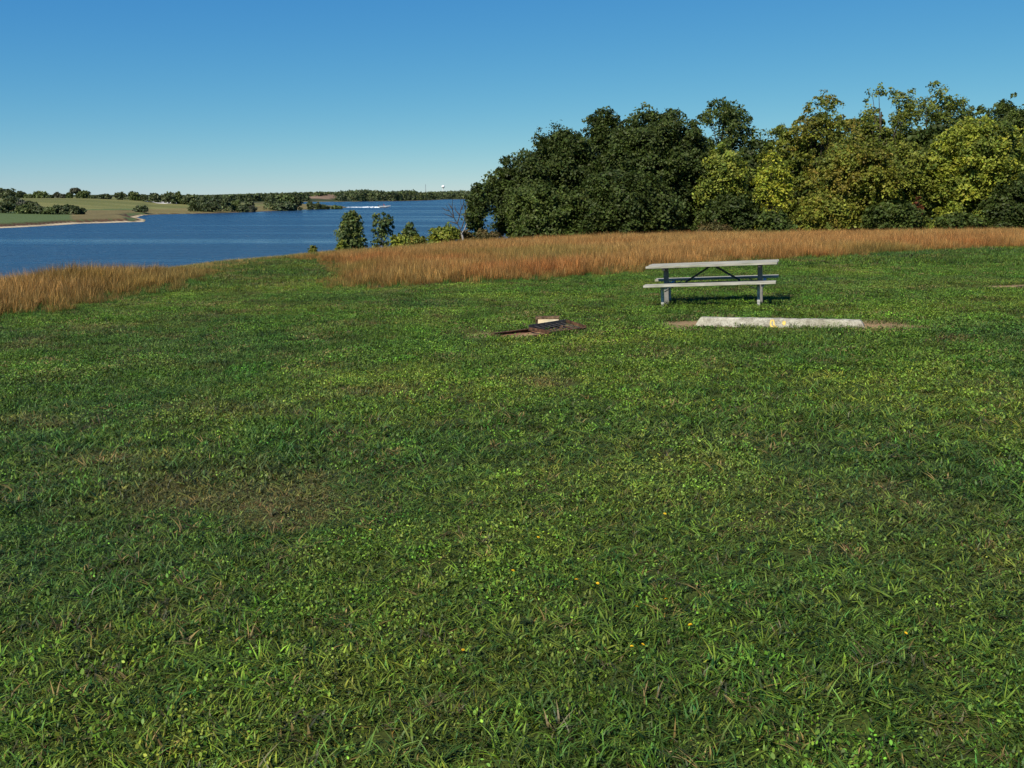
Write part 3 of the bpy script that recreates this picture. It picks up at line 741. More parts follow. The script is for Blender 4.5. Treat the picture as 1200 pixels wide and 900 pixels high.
# lone trees and shrubs along the near bank
for nm, lab, px, d, top, wpx, pal, seed, ex in [
  ('bank_tree', 'dense blue-green tree standing alone on the bank, leftmost', 411, 80, 244, 44, 'teal', 41, dict(n_lobe=34, lobe=.17, leaf=.2, shape='cone', flat=.9, cover=1.2)),
  ('bank_tree', 'airy pale green tree with gaps, second along the bank', 448, 80, 245, 32, 'teal', 42, dict(n_lobe=20, lobe=.17, leaf=.2, cover=.8)),
  ('bank_tree', 'smallest pointed pale green tree, third along the bank', 480, 80, 256, 26, 'teal', 43, dict(n_lobe=24, lobe=.24, leaf=.2, shape='cone')),
  ('shrub', 'round bright green shrub between the smallest bank tree and the bare sapling', 521, 79, 263, 42, 'lime', 44, dict(n_lobe=26, lobe=.18, leaf=.18)),
  ('shrub', 'low yellow-green shrub right of the airy bank tree', 468, 78, 273, 26, 'lime', 45, dict(n_lobe=12, lobe=.24, leaf=.18)),
  ('shrub', 'low yellowish shrub under the smallest bank tree', 490, 77, 275, 24, 'gold', 46, dict(n_lobe=12, lobe=.24, leaf=.18)),
  ('shrub', 'tiny yellowish bush at the foot of the leftmost bank tree', 399, 77, 279, 15, 'lime', 47, dict(n_lobe=8, lobe=.3, leaf=.16)),
  ('shrub', 'tiny olive bush alone on the bank left of the trees', 367, 74, 287.5, 13, 'gold', 48, dict(n_lobe=7, lobe=.3, leaf=.14)),
  ('shrub', 'brownish shrub around the foot of the bare sapling', 548, 78, 270, 22, 'brown', 49, dict(n_lobe=14, lobe=.22, leaf=.16, cover=.7)),
  ('shrub', 'reddish-brown bush at the foot of the small dark narrow tree', 572, 77, 269, 34, 'brown', 50, dict(n_lobe=14, lobe=.22, leaf=.16, cover=.9)),
  ('shrub', 'dark reddish-brown thicket at the foot of the dark dome, right side', 836, 78, 262, 46, 'brown', 51, dict(n_lobe=18, lobe=.18, leaf=.16, cover=.9)),
  ('shrub', 'rusty red vine-covered bush in front of the rounded dull olive tree', 1077, 79, 226, 12, 'rust', 52, dict(n_lobe=10, lobe=.3, leaf=.2, cover=.7)),
  ('shrub', 'green bush at the foot of the golden-green maple', 1125, 78, 248, 60, 'mid', 53, dict(n_lobe=20, lobe=.18, leaf=.22)),
  ('shrub', 'dark bush at the foot of the bright yellow slender tree', 905, 78, 246, 50, 'mid', 54, dict(n_lobe=20, lobe=.18, leaf=.22))]:
    tree(nm, lab, nm.replace('bank_', '').replace('_', ' '), px, d, top, wpx, pal, seed, **ex)
# bare sapling
def sapling():
    g = np.random.default_rng(7); d = 77.5; a, b = ray(543, 286); x = a * d; z0 = hz(x, d)
    root = empty('dead_sapling', (x, d, z0), 0, 'leafless grey sapling with pale forked trunk left of the wood', 'dead tree')
    u = d / (F * 1.018)
    def pt(px, py): return np.array([(px - 543) * u, g.normal(0, .15), EYE + ray(px, py)[1] * d - z0])
    tr = [np.array([0, 0, -.1]), pt(542.5, 279), pt(541, 272)]
    tv, tq = tubes([(np.stack(tr), [.10, .085, .07]), (np.stack([pt(541, 274), pt(545, 268), pt(547, 262)]), [.06, .045, .03])], 6)
    np_mesh('trunk', tv, tq, M_pale_bark, None, root, smooth=True)
    L = [[(541, 272), (536, 262), (532, 255), (527, 247), (523, 240)], [(536, 262), (539, 252), (541, 243), (540, 232)], [(532, 255), (530, 243), (531, 233)], [(532, 255), (525, 252), (520, 250)],
         [(541, 268), (545, 256), (546, 245), (549, 236)], [(541, 246), (544, 238), (543, 231)], [(527, 247), (522, 246), (518, 243)], [(530, 244), (526, 238)], [(536, 262), (530, 260), (524, 259)], [(539, 252), (534, 246), (533, 240)]]
    tv, tq = tubes([(np.stack([pt(*p) for p in q]), np.linspace(.045, .012, len(q))) for q in L], 4)
    np_mesh('limb', tv, tq, M_bark, None, root, smooth=True)
sapling()

# ------------------------------------------------------------------ far shore trees
def far_tree(name, label, px, base_y, top, wpx, pal, seed, d, gap=0., shape='round', n=16, group=None, cat='tree', leaf=None, cover=1.0):
    a, b = ray(px, top)
    tree(name, label, cat, px, d, top, wpx, pal, seed, base_gap=gap, leaf=leaf or .0020 * d, cover=cover, n_lobe=n, lobe=.2, shape=shape, group=group)
SK = [  # field skyline: px, top, width, palette, gap, label
 (4, 221, 26, 'far', 0, 'large dark tree at the very left edge of the skyline'), (24, 224, 12, 'far', 0, 'dark pointed crown right of the large edge tree on the skyline'),
 (34, 228, 12, 'farlight', 0, 'low pale bush on the skyline left of the broad green tree'),
 (48, 225, 19, 'farlight', 0, 'broad green tree on the skyline, first full crown from the left'), (60, 229, 9, 'far', 0, 'low dark bush right of the broad green skyline tree'),
 (67, 225.5, 9, 'fargrey', .1, 'thin greyish tree on the field skyline'), (74, 228, 9, 'fargrey', .1, 'low greyish tree left of the light green skyline tree'),
 (81, 226, 8, 'farlight', 0, 'small light green tree left of the umbrella tree'), (88, 220.5, 12, 'fargrey', .5, 'umbrella-shaped tree on a bare trunk rising above the skyline'),
 (98, 223.5, 15, 'farlight', 0, 'rounded green tree right of the umbrella tree'), (108, 230, 9, 'far', 0, 'low dark bush right of the rounded green skyline tree'),
 (122, 229, 17, 'far', 0, 'low wide dark tree on the middle of the field skyline'), (141, 225.5, 15, 'far', 0, 'dark pointed tree left of the tall pale skyline tree'),
 (157, 224, 14, 'farlight', 0, 'tall pale green tree on the field skyline'), (167, 228, 11, 'far', 0, 'small dark tree right of the tall pale skyline tree'),
 (181, 226, 16, 'far', 0, 'dark tree above the pale gravel lot, left'), (198, 225, 20, 'far', 0, 'wide dark tree right above the white vehicle'),
 (209, 224.5, 10, 'farlight', 0, 'upright olive tree right of the gravel lot'), (221, 228, 16, 'far', 0, 'dark tree left of the first lakeside grove, on the skyline')]
for i, (px, top, wd, pal, gap, lab) in enumerate(SK):
    far_tree('skyline_tree', lab, px, 234, top, wd, pal, 300 + i, 420, gap, group='trees along the far field skyline')
BU = [ # across the water, left lawn: px, top, width, d, pal, label
 (6, 236, 26, 262, 'far', 'dark bush at the left edge above the far shore lawn'), (14, 229, 22, 300, 'far', 'dark tree behind the far shore bushes at the left edge'), (26, 233, 20, 290, 'fargrey', 'brownish tree behind the far shore bushes'),
 (28, 240, 22, 262, 'farlight', 'olive bush second from the left edge on the far shore lawn'), (44, 241, 18, 262, 'far', 'bush in the middle of the far shore hedge'),
 (58, 243, 16, 262, 'farlight', 'low light bush in the far shore hedge'), (68, 240, 18, 264, 'far', 'dark bush right of the low light one in the far shore hedge'),
 (80, 239, 16, 264, 'far', 'darkest round bush of the far shore hedge'), (88, 241, 12, 264, 'far', 'small round bush near the right end of the far shore hedge'), (96, 243.5, 10, 266, 'far', 'last low bush at the right end of the far shore hedge'),
 (36, 236, 20, 290, 'far', 'bush behind the far shore hedge'),
 (166, 241, 17, 305, 'far', 'lone round bush at the water in the inlet')]
for i, (px, top, wd, d, pal, lab) in enumerate(BU):
    far_tree('bush', lab, px, 250, top, wd, pal, 340 + i, d, n=14, cat='bush', group='bushes on the far shore')
GR = [(228, 234, 16, 340, 'far', 'low tree at the left end of the first lakeside grove'), (238, 228.5, 20, 350, 'far', 'tall dark tree on the left of the first lakeside grove'),
 (252, 228, 20, 345, 'far', 'highest dark tree of the first lakeside grove'), (263, 230, 18, 345, 'far', 'dark tree on the right of the first lakeside grove'),
 (246, 237, 22, 334, 'far', 'low dark bush in front of the first lakeside grove'), (276, 234, 14, 350, 'farlight', 'olive tree right of the first lakeside grove'),
 (284, 240, 14, 345, 'far', 'low dark bush at the right end of the first lakeside grove'), (293, 230, 14, 420, 'far', 'dark tree between the two lakeside groves'), (296, 241, 10, 352, 'fargrey', 'brownish bush beside the water between the groves'),
 (317, 230, 16, 385, 'far', 'tree on the left of the second lakeside grove'), (328, 227, 16, 390, 'farlight', 'olive tree in the middle of the second lakeside grove'),
 (338, 226, 16, 390, 'farlight', 'tallest olive tree of the second lakeside grove'), (349, 225.5, 14, 392, 'far', 'tall dark tree on the right of the second lakeside grove'),
 (333, 237, 34, 380, 'far', 'low dark thicket under the second lakeside grove'), (363, 236, 8, 405, 'far', 'small bush right of the second lakeside grove'), (371, 237, 10, 410, 'far', 'small pale bush on the spit'),
 (380, 240.5, 14, 412, 'far', 'low scrub on the middle of the spit'), (394, 241.5, 14, 420, 'farlight', 'low scrub near the end of the spit')]
for i, (px, top, wd, d, pal, lab) in enumerate(GR):
    far_tree('lakeside_tree', lab, px, 247, top, wd, pal, 370 + i, d, n=16, group='groves on the far spit')

def far_woods(name, label, spec, seed, leaf):
    """spec: px range, skyline rows, nearest distance, depth of the wood, trees, tree height, inland set-back"""
    g = np.random.default_rng(seed); lobes = []
    for (px0, px1, ytop, dmin, deep, n, hgt, inl) in spec:
        for px in np.linspace(px0, px1, n) + g.normal(0, (px1 - px0) / n, n):
            a, _ = ray(px, 230); dd = dmin * 1.004 ** np.arange(0, 260.0)
            ok = (-poly_sd(a * dd, dd, FAR_P)) > inl
            if not ok.any(): continue
            back = g.random() ** 1.5; d = float(dd[np.argmax(ok)]) + deep * back; x = a * d; z = max(hz(x, d), WATER + .1)
            yt = np.interp(px, [p[0] for p in ytop], [p[1] for p in ytop]); zt = EYE + ray(px, yt)[1] * d
            full = z + hgt * (.7 + .5 * g.random())
            top = zt - (g.random() ** 2) * hgt * .2 if back > .45 else min(zt, full)
            rr = hgt * .26 * (.7 + .6 * g.random()); zc = top - rr * .8
            while zc > z - rr * .3:
                lobes.append((x + g.normal(0, rr * .4), d + g.normal(0, rr * .4), zc, rr * (.8 + .4 * g.random()))); zc -= rr * 1.2
    V, Q, Cc = leaf_cloud(lobes, leaf, .5, np.array(PAL['far'] + PAL['far'] + PAL['farlight']), g)
    o = np_mesh(name, V, Q, M_leaf, Cc); tag(o, label, 'wood', None, 'stuff')
SKYR = [(240, 229.5), (262, 228.5), (290, 227.2), (330, 226.2), (370, 225), (392, 225), (405, 224), (420, 222.4), (440, 222.8), (452, 224.3), (466, 224), (480, 222.8), (494, 225.3), (505, 224.6), (530, 223.5), (620, 223), (1300, 223)]
far_woods('far_woods', 'long dark band of woods along the farthest shore of the lake',
  [(394, 640, SKYR, 800, 200, 520, 10, 4), (255, 360, SKYR, 780, 200, 200, 7, 25), (352, 400, SKYR, 900, 150, 90, 8, 75), (640, 1300, SKYR, 1100, 100, 200, 12, 10)], 601, 1.7)
far_woods('hedgerow', 'low dark hedgerow of trees along the far field crest',
  [(-60, 262, [(-60, 228), (60, 231), (110, 231.5), (160, 231), (215, 228), (262, 229)], 430, 40, 220, 4.5, 10)], 602, .9)

# ------------------------------------------------------------------ far shore: gravel lot, white vehicle, water tower, mast, boat
def ground_far(px, py, d0):
    a, b = ray(px, py); d = d0 * 1.004 ** np.arange(0, 560.0)
    k = np.argmax(EYE + b * d <= height(a * d, d)); d = float(d[k])
    return a * d, d
def gravel():
    L = [(172, 236.2, .5), (182, 236.4, .9), (190, 237, 1.2), (197, 237.6, 1.5), (204, 238.2, 1.4), (208, 238.6, .6)]
    V = []; n = len(L); 
    pts = [ground_far(p[0], p[1], 310) for p in L]
    for (x, y), (_, _, hw) in zip(pts, L):
        for s in (-1, -.5, 0, .5, 1):
            yy = y + s * hw * 9; V.append((x, yy, hz(x, yy) + .06))
    Q = [(i * 5 + j, (i + 1) * 5 + j, (i + 1) * 5 + j + 1, i * 5 + j + 1) for i in range(n - 1) for j in range(4)]
    o = np_mesh('gravel_road', V, np.array(Q), M_gravel, smooth=True); tag(o, kind='structure')
    return pts[4]
gx, gy = gravel()
def vehicle(x, y):
    z = hz(x, y) + .07
    root = empty('parked_car', (x, y, z), R(12), 'small white car parked on the pale gravel lot across the lake', 'car')
    bm = bmesh.new()
    prof = [(-2.3, .35), (-2.35, .9), (-1.9, 1.0), (-1.2, 1.55), (.6, 1.6), (1.3, 1.05), (2.2, .92), (2.3, .35)]
    a = [bm.verts.new((p, -.85, q)) for p, q in prof]; b = [bm.verts.new((p, .85, q)) for p, q in prof]
    bm.faces.new(a); bm.faces.new(b[::-1])
    for i in range(len(prof)): j = (i + 1) % len(prof); bm.faces.new((a[j], a[i], b[i], b[j]))
    bmesh.ops.bevel(bm, geom=list(bm.edges), offset=.05, segments=1, affect='EDGES'); bmesh.ops.recalc_face_normals(bm, faces=bm.faces)
    bm_obj('body', bm, M_white, root)
    bm = bmesh.new(); box(bm, (-.3, 0, 1.28), (1.9, 1.74, .36), None, .04); bm_obj('window', bm, M_glass, root)
    for sx in (-1.45, 1.4):
        for sy in (-.8, .8):
            bm = bmesh.new(); bmesh.ops.create_cone(bm, cap_ends=True, segments=14, radius1=.34, radius2=.34, depth=.22, matrix=Matrix.Translation((sx, sy, .34)) @ Matrix.Rotation(R(90), 4, 'X')); bm_obj('wheel', bm, M_tyre, root)
_v = ground_far(202, 237.0, 310); vehicle(*_v)
def water_tower():
    d = 2600; a, b = ray(519.3, 218.7); x = a * d; z = EYE + b * d; z0 = hz(x, d)
    root = empty('water_tower', (x, d, z0), 0, 'white round water tower above the farthest woods', 'water tower')
    bm = bmesh.new(); bmesh.ops.create_uvsphere(bm, u_segments=24, v_segments=14, radius=4.4); bmesh.ops.scale(bm, vec=(1, 1, .88), verts=bm.verts); bmesh.ops.translate(bm, vec=(0, 0, z - z0), verts=bm.verts)
    o = bm_obj('tank', bm, M_white, root); [setattr(p, 'use_smooth', True) for p in o.data.polygons]
    h = z - z0 - 3.5
    tv, tq = tubes([(np.array([[0, 0, -1], [0, 0, 2.5], [0, 0, h * .8], [0, 0, h]]), [2.6, 1.0, .9, 1.8])], 16); np_mesh('stem', tv, tq, M_white, None, root, smooth=True)
water_tower()
def mast():
    d = 1900; a, b = ray(498.6, 216); x = a * d; h = EYE + b * d; z0 = hz(x, d); h -= z0
    root = empty('radio_mast', (x, d, z0), 0, 'thin grey lattice radio mast left of the water tower', 'mast')
    P = []
    for k in range(3):
        t = k * 2.094; P.append((np.array([[math.cos(t) * .9, math.sin(t) * .9, 0], [math.cos(t) * .35, math.sin(t) * .35, h]]), [.16, .12]))
    n = 14
    for i in range(n):
        for k in range(3):
            t = k * 2.094; t2 = (k + 1) * 2.094; z1 = h * i / n; z2 = h * (i + 1) / n; r1 = .9 - .55 * i / n; r2 = .9 - .55 * (i + 1) / n
            P.append((np.array([[math.cos(t) * r1, math.sin(t) * r1, z1], [math.cos(t2) * r2, math.sin(t2) * r2, z2]]), [.07, .07]))
    tv, tq = tubes(P, 4); np_mesh('lattice', tv, tq, M_mast, None, root)
    tv, tq = tubes([(np.array([[0, 0, h], [0, 0, h + 1.5]]), [.1, .05])], 5); np_mesh('antenna', tv, tq, M_mast, None, root)
mast()
def boat():
    x, y = wp(450.5, 243.3)
    root = empty('motorboat', (x, y, WATER), 0, 'small white motorboat speeding past the end of the spit', 'boat')
    bm = bmesh.new()
    sec = [(-2.6, .95, .75, .1), (-1, 1.05, .8, .05), (1, .95, .9, .08), (2.2, .5, 1.05, .35), (2.9, .04, 1.15, .9)]
    rows = []
    for (px_, hw, top, keel) in sec:
        rows.append([bm.verts.new((px_, -hw, top)), bm.verts.new((px_, -hw * .7, keel + .15)), bm.verts.new((px_, 0, keel - .1)), bm.verts.new((px_, hw * .7, keel + .15)), bm.verts.new((px_, hw, top))])
    for r1, r2 in zip(rows, rows[1:]):
        for k in range(4): bm.faces.new((r1[k], r1[k + 1], r2[k + 1], r2[k]))
        bm.faces.new((r1[4], r1[0], r2[0], r2[4]))
    bm.faces.new(rows[0]); bmesh.ops.recalc_face_normals(bm, faces=bm.faces)
    bm_obj('hull', bm, M_white, root)
    bm = bmesh.new(); box(bm, (.6, 0, 1.25), (.08, 1.4, .5), Matrix.Rotation(R(-30), 3, 'Y')); bm_obj('windscreen', bm, M_glass, root)
    bm = bmesh.new(); box(bm, (-2.75, 0, .75), (.35, .4, .8), None, .06); bm_obj('motor', bm, M_dark, root)
    # person at the wheel, one skinned body
    me = bpy.data.meshes.new('person'); o = bpy.data.objects.new('person', me); C.objects.link(o)
    pts = [(0, 0, .85), (0, 0, 1.15), (0, 0, 1.42), (0, 0, 1.55), (.02, 0, 1.72), (0, .2, 1.38), (.22, .24, 1.2), (.42, .16, 1.25), (0, -.2, 1.38), (.22, -.24, 1.2), (.42, -.16, 1.25), (.35, .1, .86), (.4, .1, .45), (.35, -.1, .86), (.4, -.1, .45)]
    ed = [(0, 1), (1, 2), (2, 3), (3, 4), (2, 5), (5, 6), (6, 7), (2, 8), (8, 9), (9, 10), (0, 11), (11, 12), (0, 13), (13, 14)]
    rad = [.15, .15, .16, .06, .11, .07, .05, .04, .07, .05, .04, .09, .06, .09, .06]
    me.from_pydata(pts, ed, []); me.update(); sk = o.modifiers.new('skin', 'SKIN'); 
    for v, r in zip(me.skin_vertices[0].data, rad): v.radius = (r, r)
    me.skin_vertices[0].data[0].use_root = True; o.modifiers.new('sub', 'SUBSURF').levels = 1
    me.materials.append(m_plain('red jacket', (.35, .06, .03), .8, .2, .1)); o.location = (x - .3, y, WATER + .05)
    tag(o, 'tiny figure in red sitting in the white motorboat', 'person')
    # wake: broken foam ridge on the water
    g = np.random.default_rng(4); V = []; Q = []
    n = 60; x0, y0 = wp(408, 242.9)
    for i in range(n):
        t = i / (n - 1); cx = x - 2.4 + (x0 - x + 2.4) * t; cy = y + (y0 - y) * t; hw = (.8 + 5.5 * t) * (.7 + .5 * g.random()); hh = .42 * (1 - .55 * t) * (.6 + .7 * g.random())
        for s, k in ((-1, .0), (-.5, .7), (0, 1), (.5, .6), (1, .0)): V.append((cx + g.normal(0, .3), cy + s * hw, WATER + .02 + hh * k * (.7 + .5 * g.random())))
    Q = [(i * 5 + j, (i + 1) * 5 + j, (i + 1) * 5 + j + 1, i * 5 + j + 1) for i in range(n - 1) for j in range(4)]
    o = np_mesh('wake', V, np.array(Q), M_foam, smooth=True); tag(o, 'long white foam wake trailing behind the motorboat', 'wake', None, 'stuff')
boat()

# ------------------------------------------------------------------ picnic table
def picnic_table():
    A = R(-16); tilt = math.atan(.055)
    x0, y0 = gp(836, 356.5); y0 += .03
    z0 = hz(x0, y0)
    root = empty('picnic_table', (x0, y0, z0), A, 'weathered grey wooden picnic table on galvanised steel legs, on the lawn before the tall grass', 'picnic table')
    root.rotation_euler = (0, -tilt, A)
    L = 2.36; g = np.random.default_rng(8)
    for i in range(4):                                          # table top boards
        y = -.285 + i * .19; bm = bmesh.new()
        box(bm, (g.normal(0, .006), y, .745 + g.normal(0, .0015)), (L, .182, .042), Matrix.Rotation(g.normal(0, .004), 3, 'X'), .004); bm_obj('top_board', bm, M_plank, root)
    for s in (-1, 1):                                           # seats, two boards each
        for k in (0, 1):
            bm = bmesh.new(); box(bm, (.01 * s, s * .70 + (k - .5) * .148 * 1, .432 + g.normal(0, .001)), (L - .03, .14, .04), None, .004); bm_obj('seat_board', bm, M_plank, root)
    for ex in (-.86, .86):
        bm = bmesh.new(); box(bm, (ex, 0, .345), (.085, .085, .755), None, .006); bm_obj('pedestal_post', bm, M_galv_shaded, root)
        for s in (-1, 1):
            bm = bmesh.new(); box(bm, (ex - .012, s * .52, .19), (.05, .05, .44), None, .004); bm_obj('leg', bm, M_galv, root)
        bm = bmesh.new(); box(bm, (ex, 0, .702), (.05, .70, .045), None, .003); bm_obj('top_support', bm, M_dark, root)
        bm = bmesh.new(); box(bm, (ex + .068, 0, .388), (.05, 1.50, .048), None, .003); bm_obj('seat_support', bm, M_galv, root)
        sg = 1 if ex < 0 else -1
        for s in (-1, 1):
            bm = bmesh.new(); bar(bm, (ex + sg * .03, s * .5, .30), (ex + sg * .22, s * .62, .402), .03, .012); bm_obj('seat_brace', bm, M_galv, root)
    bm = bmesh.new(); box(bm, (0, .03, .395), (1.63, .05, .05), None, .003); bm_obj('stretcher', bm, M_dark, root)
    for s in (-1, 1):
        bm = bmesh.new(); bar(bm, (s * .03, .03, .715), (s * .50, .03, .425), .035, .035); bm_obj('diagonal_brace', bm, M_dark, root)
    return root
picnic_table()

# ------------------------------------------------------------------ concrete wheel stop with yellow paint marks
def wheel_stop():
    z0 = min(hz(STOP_C[0] - .5, STOP_C[1]), hz(*STOP_C)) 
    zl = hz(STOP_C[0] - STOP_L / 2 * math.cos(STOP_A), STOP_C[1] - STOP_L / 2 * math.sin(STOP_A)); zr = hz(STOP_C[0] + STOP_L / 2 * math.cos(STOP_A), STOP_C[1] + STOP_L / 2 * math.sin(STOP_A))
    root = empty('wheel_stop', (STOP_C[0], STOP_C[1], (zl + zr) / 2 - .0), STOP_A, 'long pale concrete wheel stop with yellow painted marks lying in the grass', 'wheel stop')
    root.rotation_euler = (0, -math.atan2(zr - zl, STOP_L) * .6, STOP_A)
    L = STOP_L; h = .13; g = random.Random(3); bm = bmesh.new(); n = 40; rings = []
    for i in range(n + 1):
        t = i / n; x = -L / 2 + L * t; e = .085
        xt = -L / 2 + e + (L - 2 * e) * t; j = lambda: g.gauss(0, .0022)
        rings.append([bm.verts.new((x, -.095 + j(), 0)), bm.verts.new((x * .3 + xt * .7, -.065 + j(), h - .022 + j())), bm.verts.new((xt, -.048, h + j())), bm.verts.new((xt, .048, h + j())), bm.verts.new((x * .3 + xt * .7, .065, h - .022)), bm.verts.new((x, .095, 0))])
    for a, b in zip(rings, rings[1:]):
        for k in range(5): bm.faces.new((a[k], b[k], b[k + 1], a[k + 1]))
    bm.faces.new(rings[0]); bm.faces.new(rings[-1][::-1]); bmesh.ops.recalc_face_normals(bm, faces=bm.faces)
    bm_obj('block', bm, M_conc, root)
    # marks: strokes on the sloping front face; px positions of the strokes along the block
    def X(px): return (px - 913) / 192 * L
    def P(px, f): # f 0 bottom .. 1 top of the front face
        return Vector((X(px), -.095 + .03 * f - .003, (h - .022) * f + .001))
    def stroke(bm, pts, wdt):
        for (p, q) in zip(pts, pts[1:]):
            a = P(*p); b = P(*q); d = (b - a).normalized(); nrm = Vector((0, -.97, .22)).normalized(); s = d.cross(nrm) * wdt / 2
            vs_ = [bm.verts.new(v) for v in (a - s - d * wdt * .3, a + s - d * wdt * .3, b + s + d * wdt * .3, b - s + d * wdt * .3)]; bm.faces.new(vs_)
    bm = bmesh.new(); stroke(bm, [(905.3, 1.0), (904.8, .55), (905.6, .25), (908, .12), (912.5, .1)], .022); stroke(bm, [(905.5, .97), (908, 1.0), (908.6, .75), (909.0, .4)], .018)
    stroke(bm, [(909.5, .35), (911, .22)], .014); bmesh.ops.recalc_face_normals(bm, faces=bm.faces); bm_obj('painted_mark', bm, M_yel, root)
    bm = bmesh.new(); vs_ = [bm.verts.new(P(920 + 2.1 * math.cos(t) * (1 + .15 * math.sin(3 * t)), .66 + .30 * math.sin(t))) for t in np.linspace(0, 6.283, 11)[:-1]]; bm.faces.new(vs_); bmesh.ops.recalc_face_normals(bm, faces=bm.faces)
    bm_obj('painted_mark', bm, M_yel, root)
wheel_stop()

# ------------------------------------------------------------------ fire boxes
def fire_box(cx, cy, ang, L, W, label, grate=True):
    z = hz(cx, cy); root = empty('fire_pit', (cx, cy, z - .012), ang, label, 'fire pit')
    sl = math.atan2(hz(cx + math.cos(ang) * .5, cy + math.sin(ang) * .5) - hz(cx - math.cos(ang) * .5, cy - math.sin(ang) * .5), 1.0)
    root.rotation_euler = (0, -sl, ang)
    h = .055; t = .01
    for s in (-1, 1):
        bm = bmesh.new(); box(bm, (0, s * W / 2, h / 2 - .04), (L, t, h + .08), None, .001); box(bm, (0, s * (W / 2 - .018), h - .004), (L, .036, t * .8), None, .001); bm_obj('side_wall', bm, M_rust, root)
        bm = bmesh.new(); box(bm, (s * (L / 2), 0, h / 2 - .042), (t, W - .012, h + .08), None, .001); bm_obj('end_wall', bm, M_rust, root)
    # ash and soil floor inside
    n = 14; V = []; g = np.random.default_rng(2)
    for i in range(n):
        for j in range(n):
            x = -L / 2 + .01 + (L - .02) * i / (n - 1); y = -W / 2 + .01 + (W - .02) * j / (n - 1); V.append((x, y, .004 + .02 * g.random() - .008))
    Q = [(i * n + j, (i + 1) * n + j, (i + 1) * n + j + 1, i * n + j + 1) for i in range(n - 1) for j in range(n - 1)]
    np_mesh('ash_bed', V, np.array(Q), m_plain('ashy rusty soil', (.17, .085, .05), .95, .1, .5, 14), None, root, smooth=True)
    if grate:
        gl = .74; x0 = -L / 2 + .60
        fr = empty('hinge', (0, 0, 0)); bpy.data.objects.remove(fr)
        # cooking grate: heavy frame propped on the far wall, sloping down to the near one
        zf, zn = h + .035, h + .02
        y1, y2 = W / 2 - .02, -W / 2 + .0
        bm = bmesh.new(); bar(bm, (x0, y1 - .12, zf), (x0 + gl, y1 - .12, zf + .02), .012, .085); bm_obj('grate_frame', bm, M_dark, root)
        bm = bmesh.new(); bar(bm, (x0, y2, zn), (x0 + gl, y2, zn), .05, .01); bm_obj('grate_frame', bm, M_rust, root)
        for xe in (x0, x0 + gl):
            bm = bmesh.new(); bar(bm, (xe, y2, zn), (xe, y1 - .13, zf - .015 + (.05 if xe > x0 else 0)), .012, .05); bm_obj('grate_frame', bm, M_rust, root)
        for k in range(6):
            xx = x0 + gl * (k + 1) / 7; bm = bmesh.new(); bar(bm, (xx, y2 + .01, zn), (xx, y1 - .13, zf - .0 + 0.02), .009, .009, 0); bm_obj('grate_rod', bm, M_dark, root)
    return root
fire_box(FIRE_C[0], FIRE_C[1], FIRE_A, FIRE_L, .60, 'rusty steel fire pit box sunk in the lawn with its raised cooking grate')
_f = gp(1206, 338); fire_box(_f[0] + .3, _f[1], R(35), 1.25, .5, 'rusty fire pit box half out of view at the right edge of the lawn', False)
def firewood():
    c, s = math.cos(FIRE_A), math.sin(FIRE_A)
    x, y = gp(638, 387); x += .06; y += .20; z = hz(x, y) + .115
    o = empty('firewood', (x, y, z), R(-4), 'split log of firewood with a pale cut face resting on the fire pit', 'firewood')
    o.rotation_euler = (R(6), R(-4), R(4))
    # wedge: pale split face towards the camera, bark on the round back and top
    L = .34; bm = bmesh.new(); n = 7; A = []; B = []
    pr = [(-.02, 0.0)] + [( .02 + .085 * math.sin(t), .055 - .085 * math.cos(t) * .9 + .02) for t in np.linspace(.35, 2.9, n)]
    pr = [(-.075, -.02), (.04, -.03), (.10, .02), (.105, .05), (.06, .078), (0, .084), (-.04, .076), (-.062, .055)]
    a = [bm.verts.new((-L / 2 - .018 * (i % 2), p, q)) for i, (p, q) in enumerate(pr)]; b = [bm.verts.new((L / 2 + .012 * (i % 3), p, q * .8)) for i, (p, q) in enumerate(pr)]
    m = len(pr)
    for i in range(m - 1): bm.faces.new((a[i], a[i + 1], b[i + 1], b[i]))
    bm.faces.new(a); bm.faces.new(b[::-1]); bmesh.ops.recalc_face_normals(bm, faces=bm.faces); bm_obj('bark', bm, M_bark2, o)
    bm = bmesh.new(); e = .002; v = [bm.verts.new((-L / 2 + .004, -.075 - e, -.02)), bm.verts.new((L / 2 - .004, -.075 - e, -.02)), bm.verts.new((L / 2 - .01, -.062 - e, .035)), bm.verts.new((-L / 2 + .012, -.062 - e, .057)),
         bm.verts.new((-L / 2 + .004, -.060, -.02)), bm.verts.new((L / 2 - .004, -.060, -.02)), bm.verts.new((L / 2 - .01, -.045, .03)), bm.verts.new((-L / 2 + .012, -.045, .05))]
    for f in ((0, 1, 2, 3), (7, 6, 5, 4), (0, 4, 5, 1), (3, 2, 6, 7), (0, 3, 7, 4), (1, 5, 6, 2)): bm.faces.new([v[i] for i in f])
    bmesh.ops.recalc_face_normals(bm, faces=bm.faces); bm_obj('split_face', bm, M_cream, o)
M_bark2 = bark_material('firewood bark', (.035, .02, .012), (.17, .11, .06))
firewood()

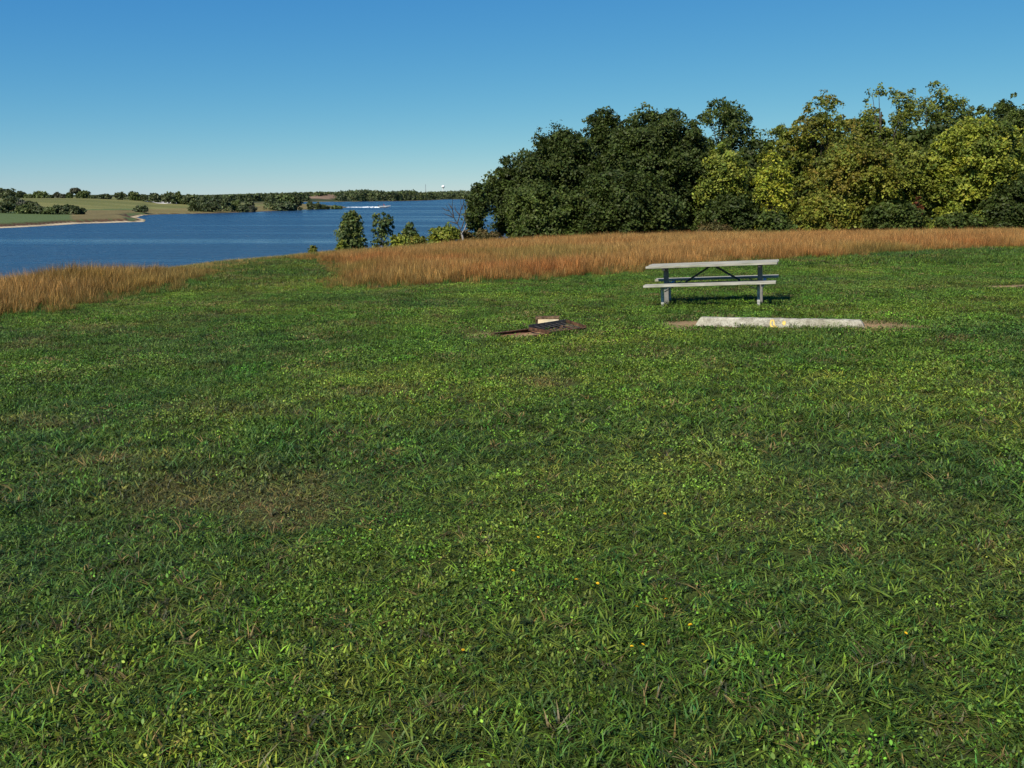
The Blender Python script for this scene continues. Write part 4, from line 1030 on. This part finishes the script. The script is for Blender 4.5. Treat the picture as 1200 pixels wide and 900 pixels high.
# ------------------------------------------------------------------ yellow flowers in the lawn
FL = [(629, 637), (598, 677), (674, 690), (699, 690), (516, 705), (783, 713), (744, 722), (748, 763), (741, 767), (542, 770), (813, 744), (1056, 748), (435, 626), (778, 609), (905, 434), (933, 470), (838, 474), (757, 508)]
def flower_proto():
    root = empty('yellow_flower', (0, 0, 0), 0, 'small yellow composite flower blooming low in the lawn', 'flower', 'yellow flowers in the lawn')
    bm = bmesh.new(); n = 11
    for ring, (r1, zz) in enumerate(((.013, .0), (.009, .003))):
        for k in range(n):
            t = k * 6.283 / n + ring * .28; c, s = math.cos(t), math.sin(t); w_ = .0026
            v = [bm.verts.new(p) for p in ((-s * .001, c * .001, zz), (c * r1 * .6 - s * w_, s * r1 * .6 + c * w_, zz + .003), (c * r1, s * r1, zz + .002), (c * r1 * .6 + s * w_, s * r1 * .6 - c * w_, zz + .003))]; bm.faces.new(v)
    bmesh.ops.translate(bm, vec=(0, 0, .062), verts=bm.verts); bm_obj('petals', bm, M_petal, root)
    bm = bmesh.new(); bmesh.ops.create_icosphere(bm, subdivisions=1, radius=.004); bmesh.ops.translate(bm, vec=(0, 0, .065), verts=bm.verts); bm_obj('flower_centre', bm, M_petal, root)
    tv, tq = tubes([(np.array([[0, 0, 0], [.004, 0, .03], [0, 0, .062]]), [.0015, .0013, .0012])], 5); np_mesh('stem', tv, tq, m_plain('green stem', (.06, .12, .03), .6, .3, .1), None, root)
    return root
FLAB = ['yellow flower farthest up the centre of the lawn, alone', 'yellow flower alone a little below the farthest central one',
 'left one of two yellow flowers side by side in the centre', 'right one of two yellow flowers side by side in the centre', 'yellow flower standing alone left of centre in the near lawn',
 'right one of the two yellow flowers by the thin straw patch', 'left one of the two yellow flowers by the thin straw patch', 'right bloom of the closest touching pair of yellow flowers', 'left bloom of the closest touching pair of yellow flowers',
 'nearest yellow flower left of centre, low in the picture', 'yellow flower at the right end of the loose central row', 'yellow flower alone far to the right in the near lawn', 'small yellow flower farthest to the left in the lawn', 'yellow flower right of the farthest central one, half hidden in grass']
fp = flower_proto()
for i, (px, py) in enumerate(FL):
    x, y, z = ground_px(px, py + 2)
    if i == 0: o = fp
    else:
        o = fp.copy(); C.objects.link(o)
        for ch in list(fp.children):
            c = ch.copy(); C.objects.link(c); c.parent = o
    s = random.uniform(.55, .8) * (1.0 if py > 600 else 1.3)
    o['label'] = FLAB[i] if i < len(FLAB) else 'tiny yellow flower far off in the lawn between the fire pit and the wheel stop'
    o.location = (x, y, z); o.scale = (s, s, s); o.rotation_euler = (random.uniform(-.5, .1), random.uniform(-.3, .3), random.uniform(0, 6))
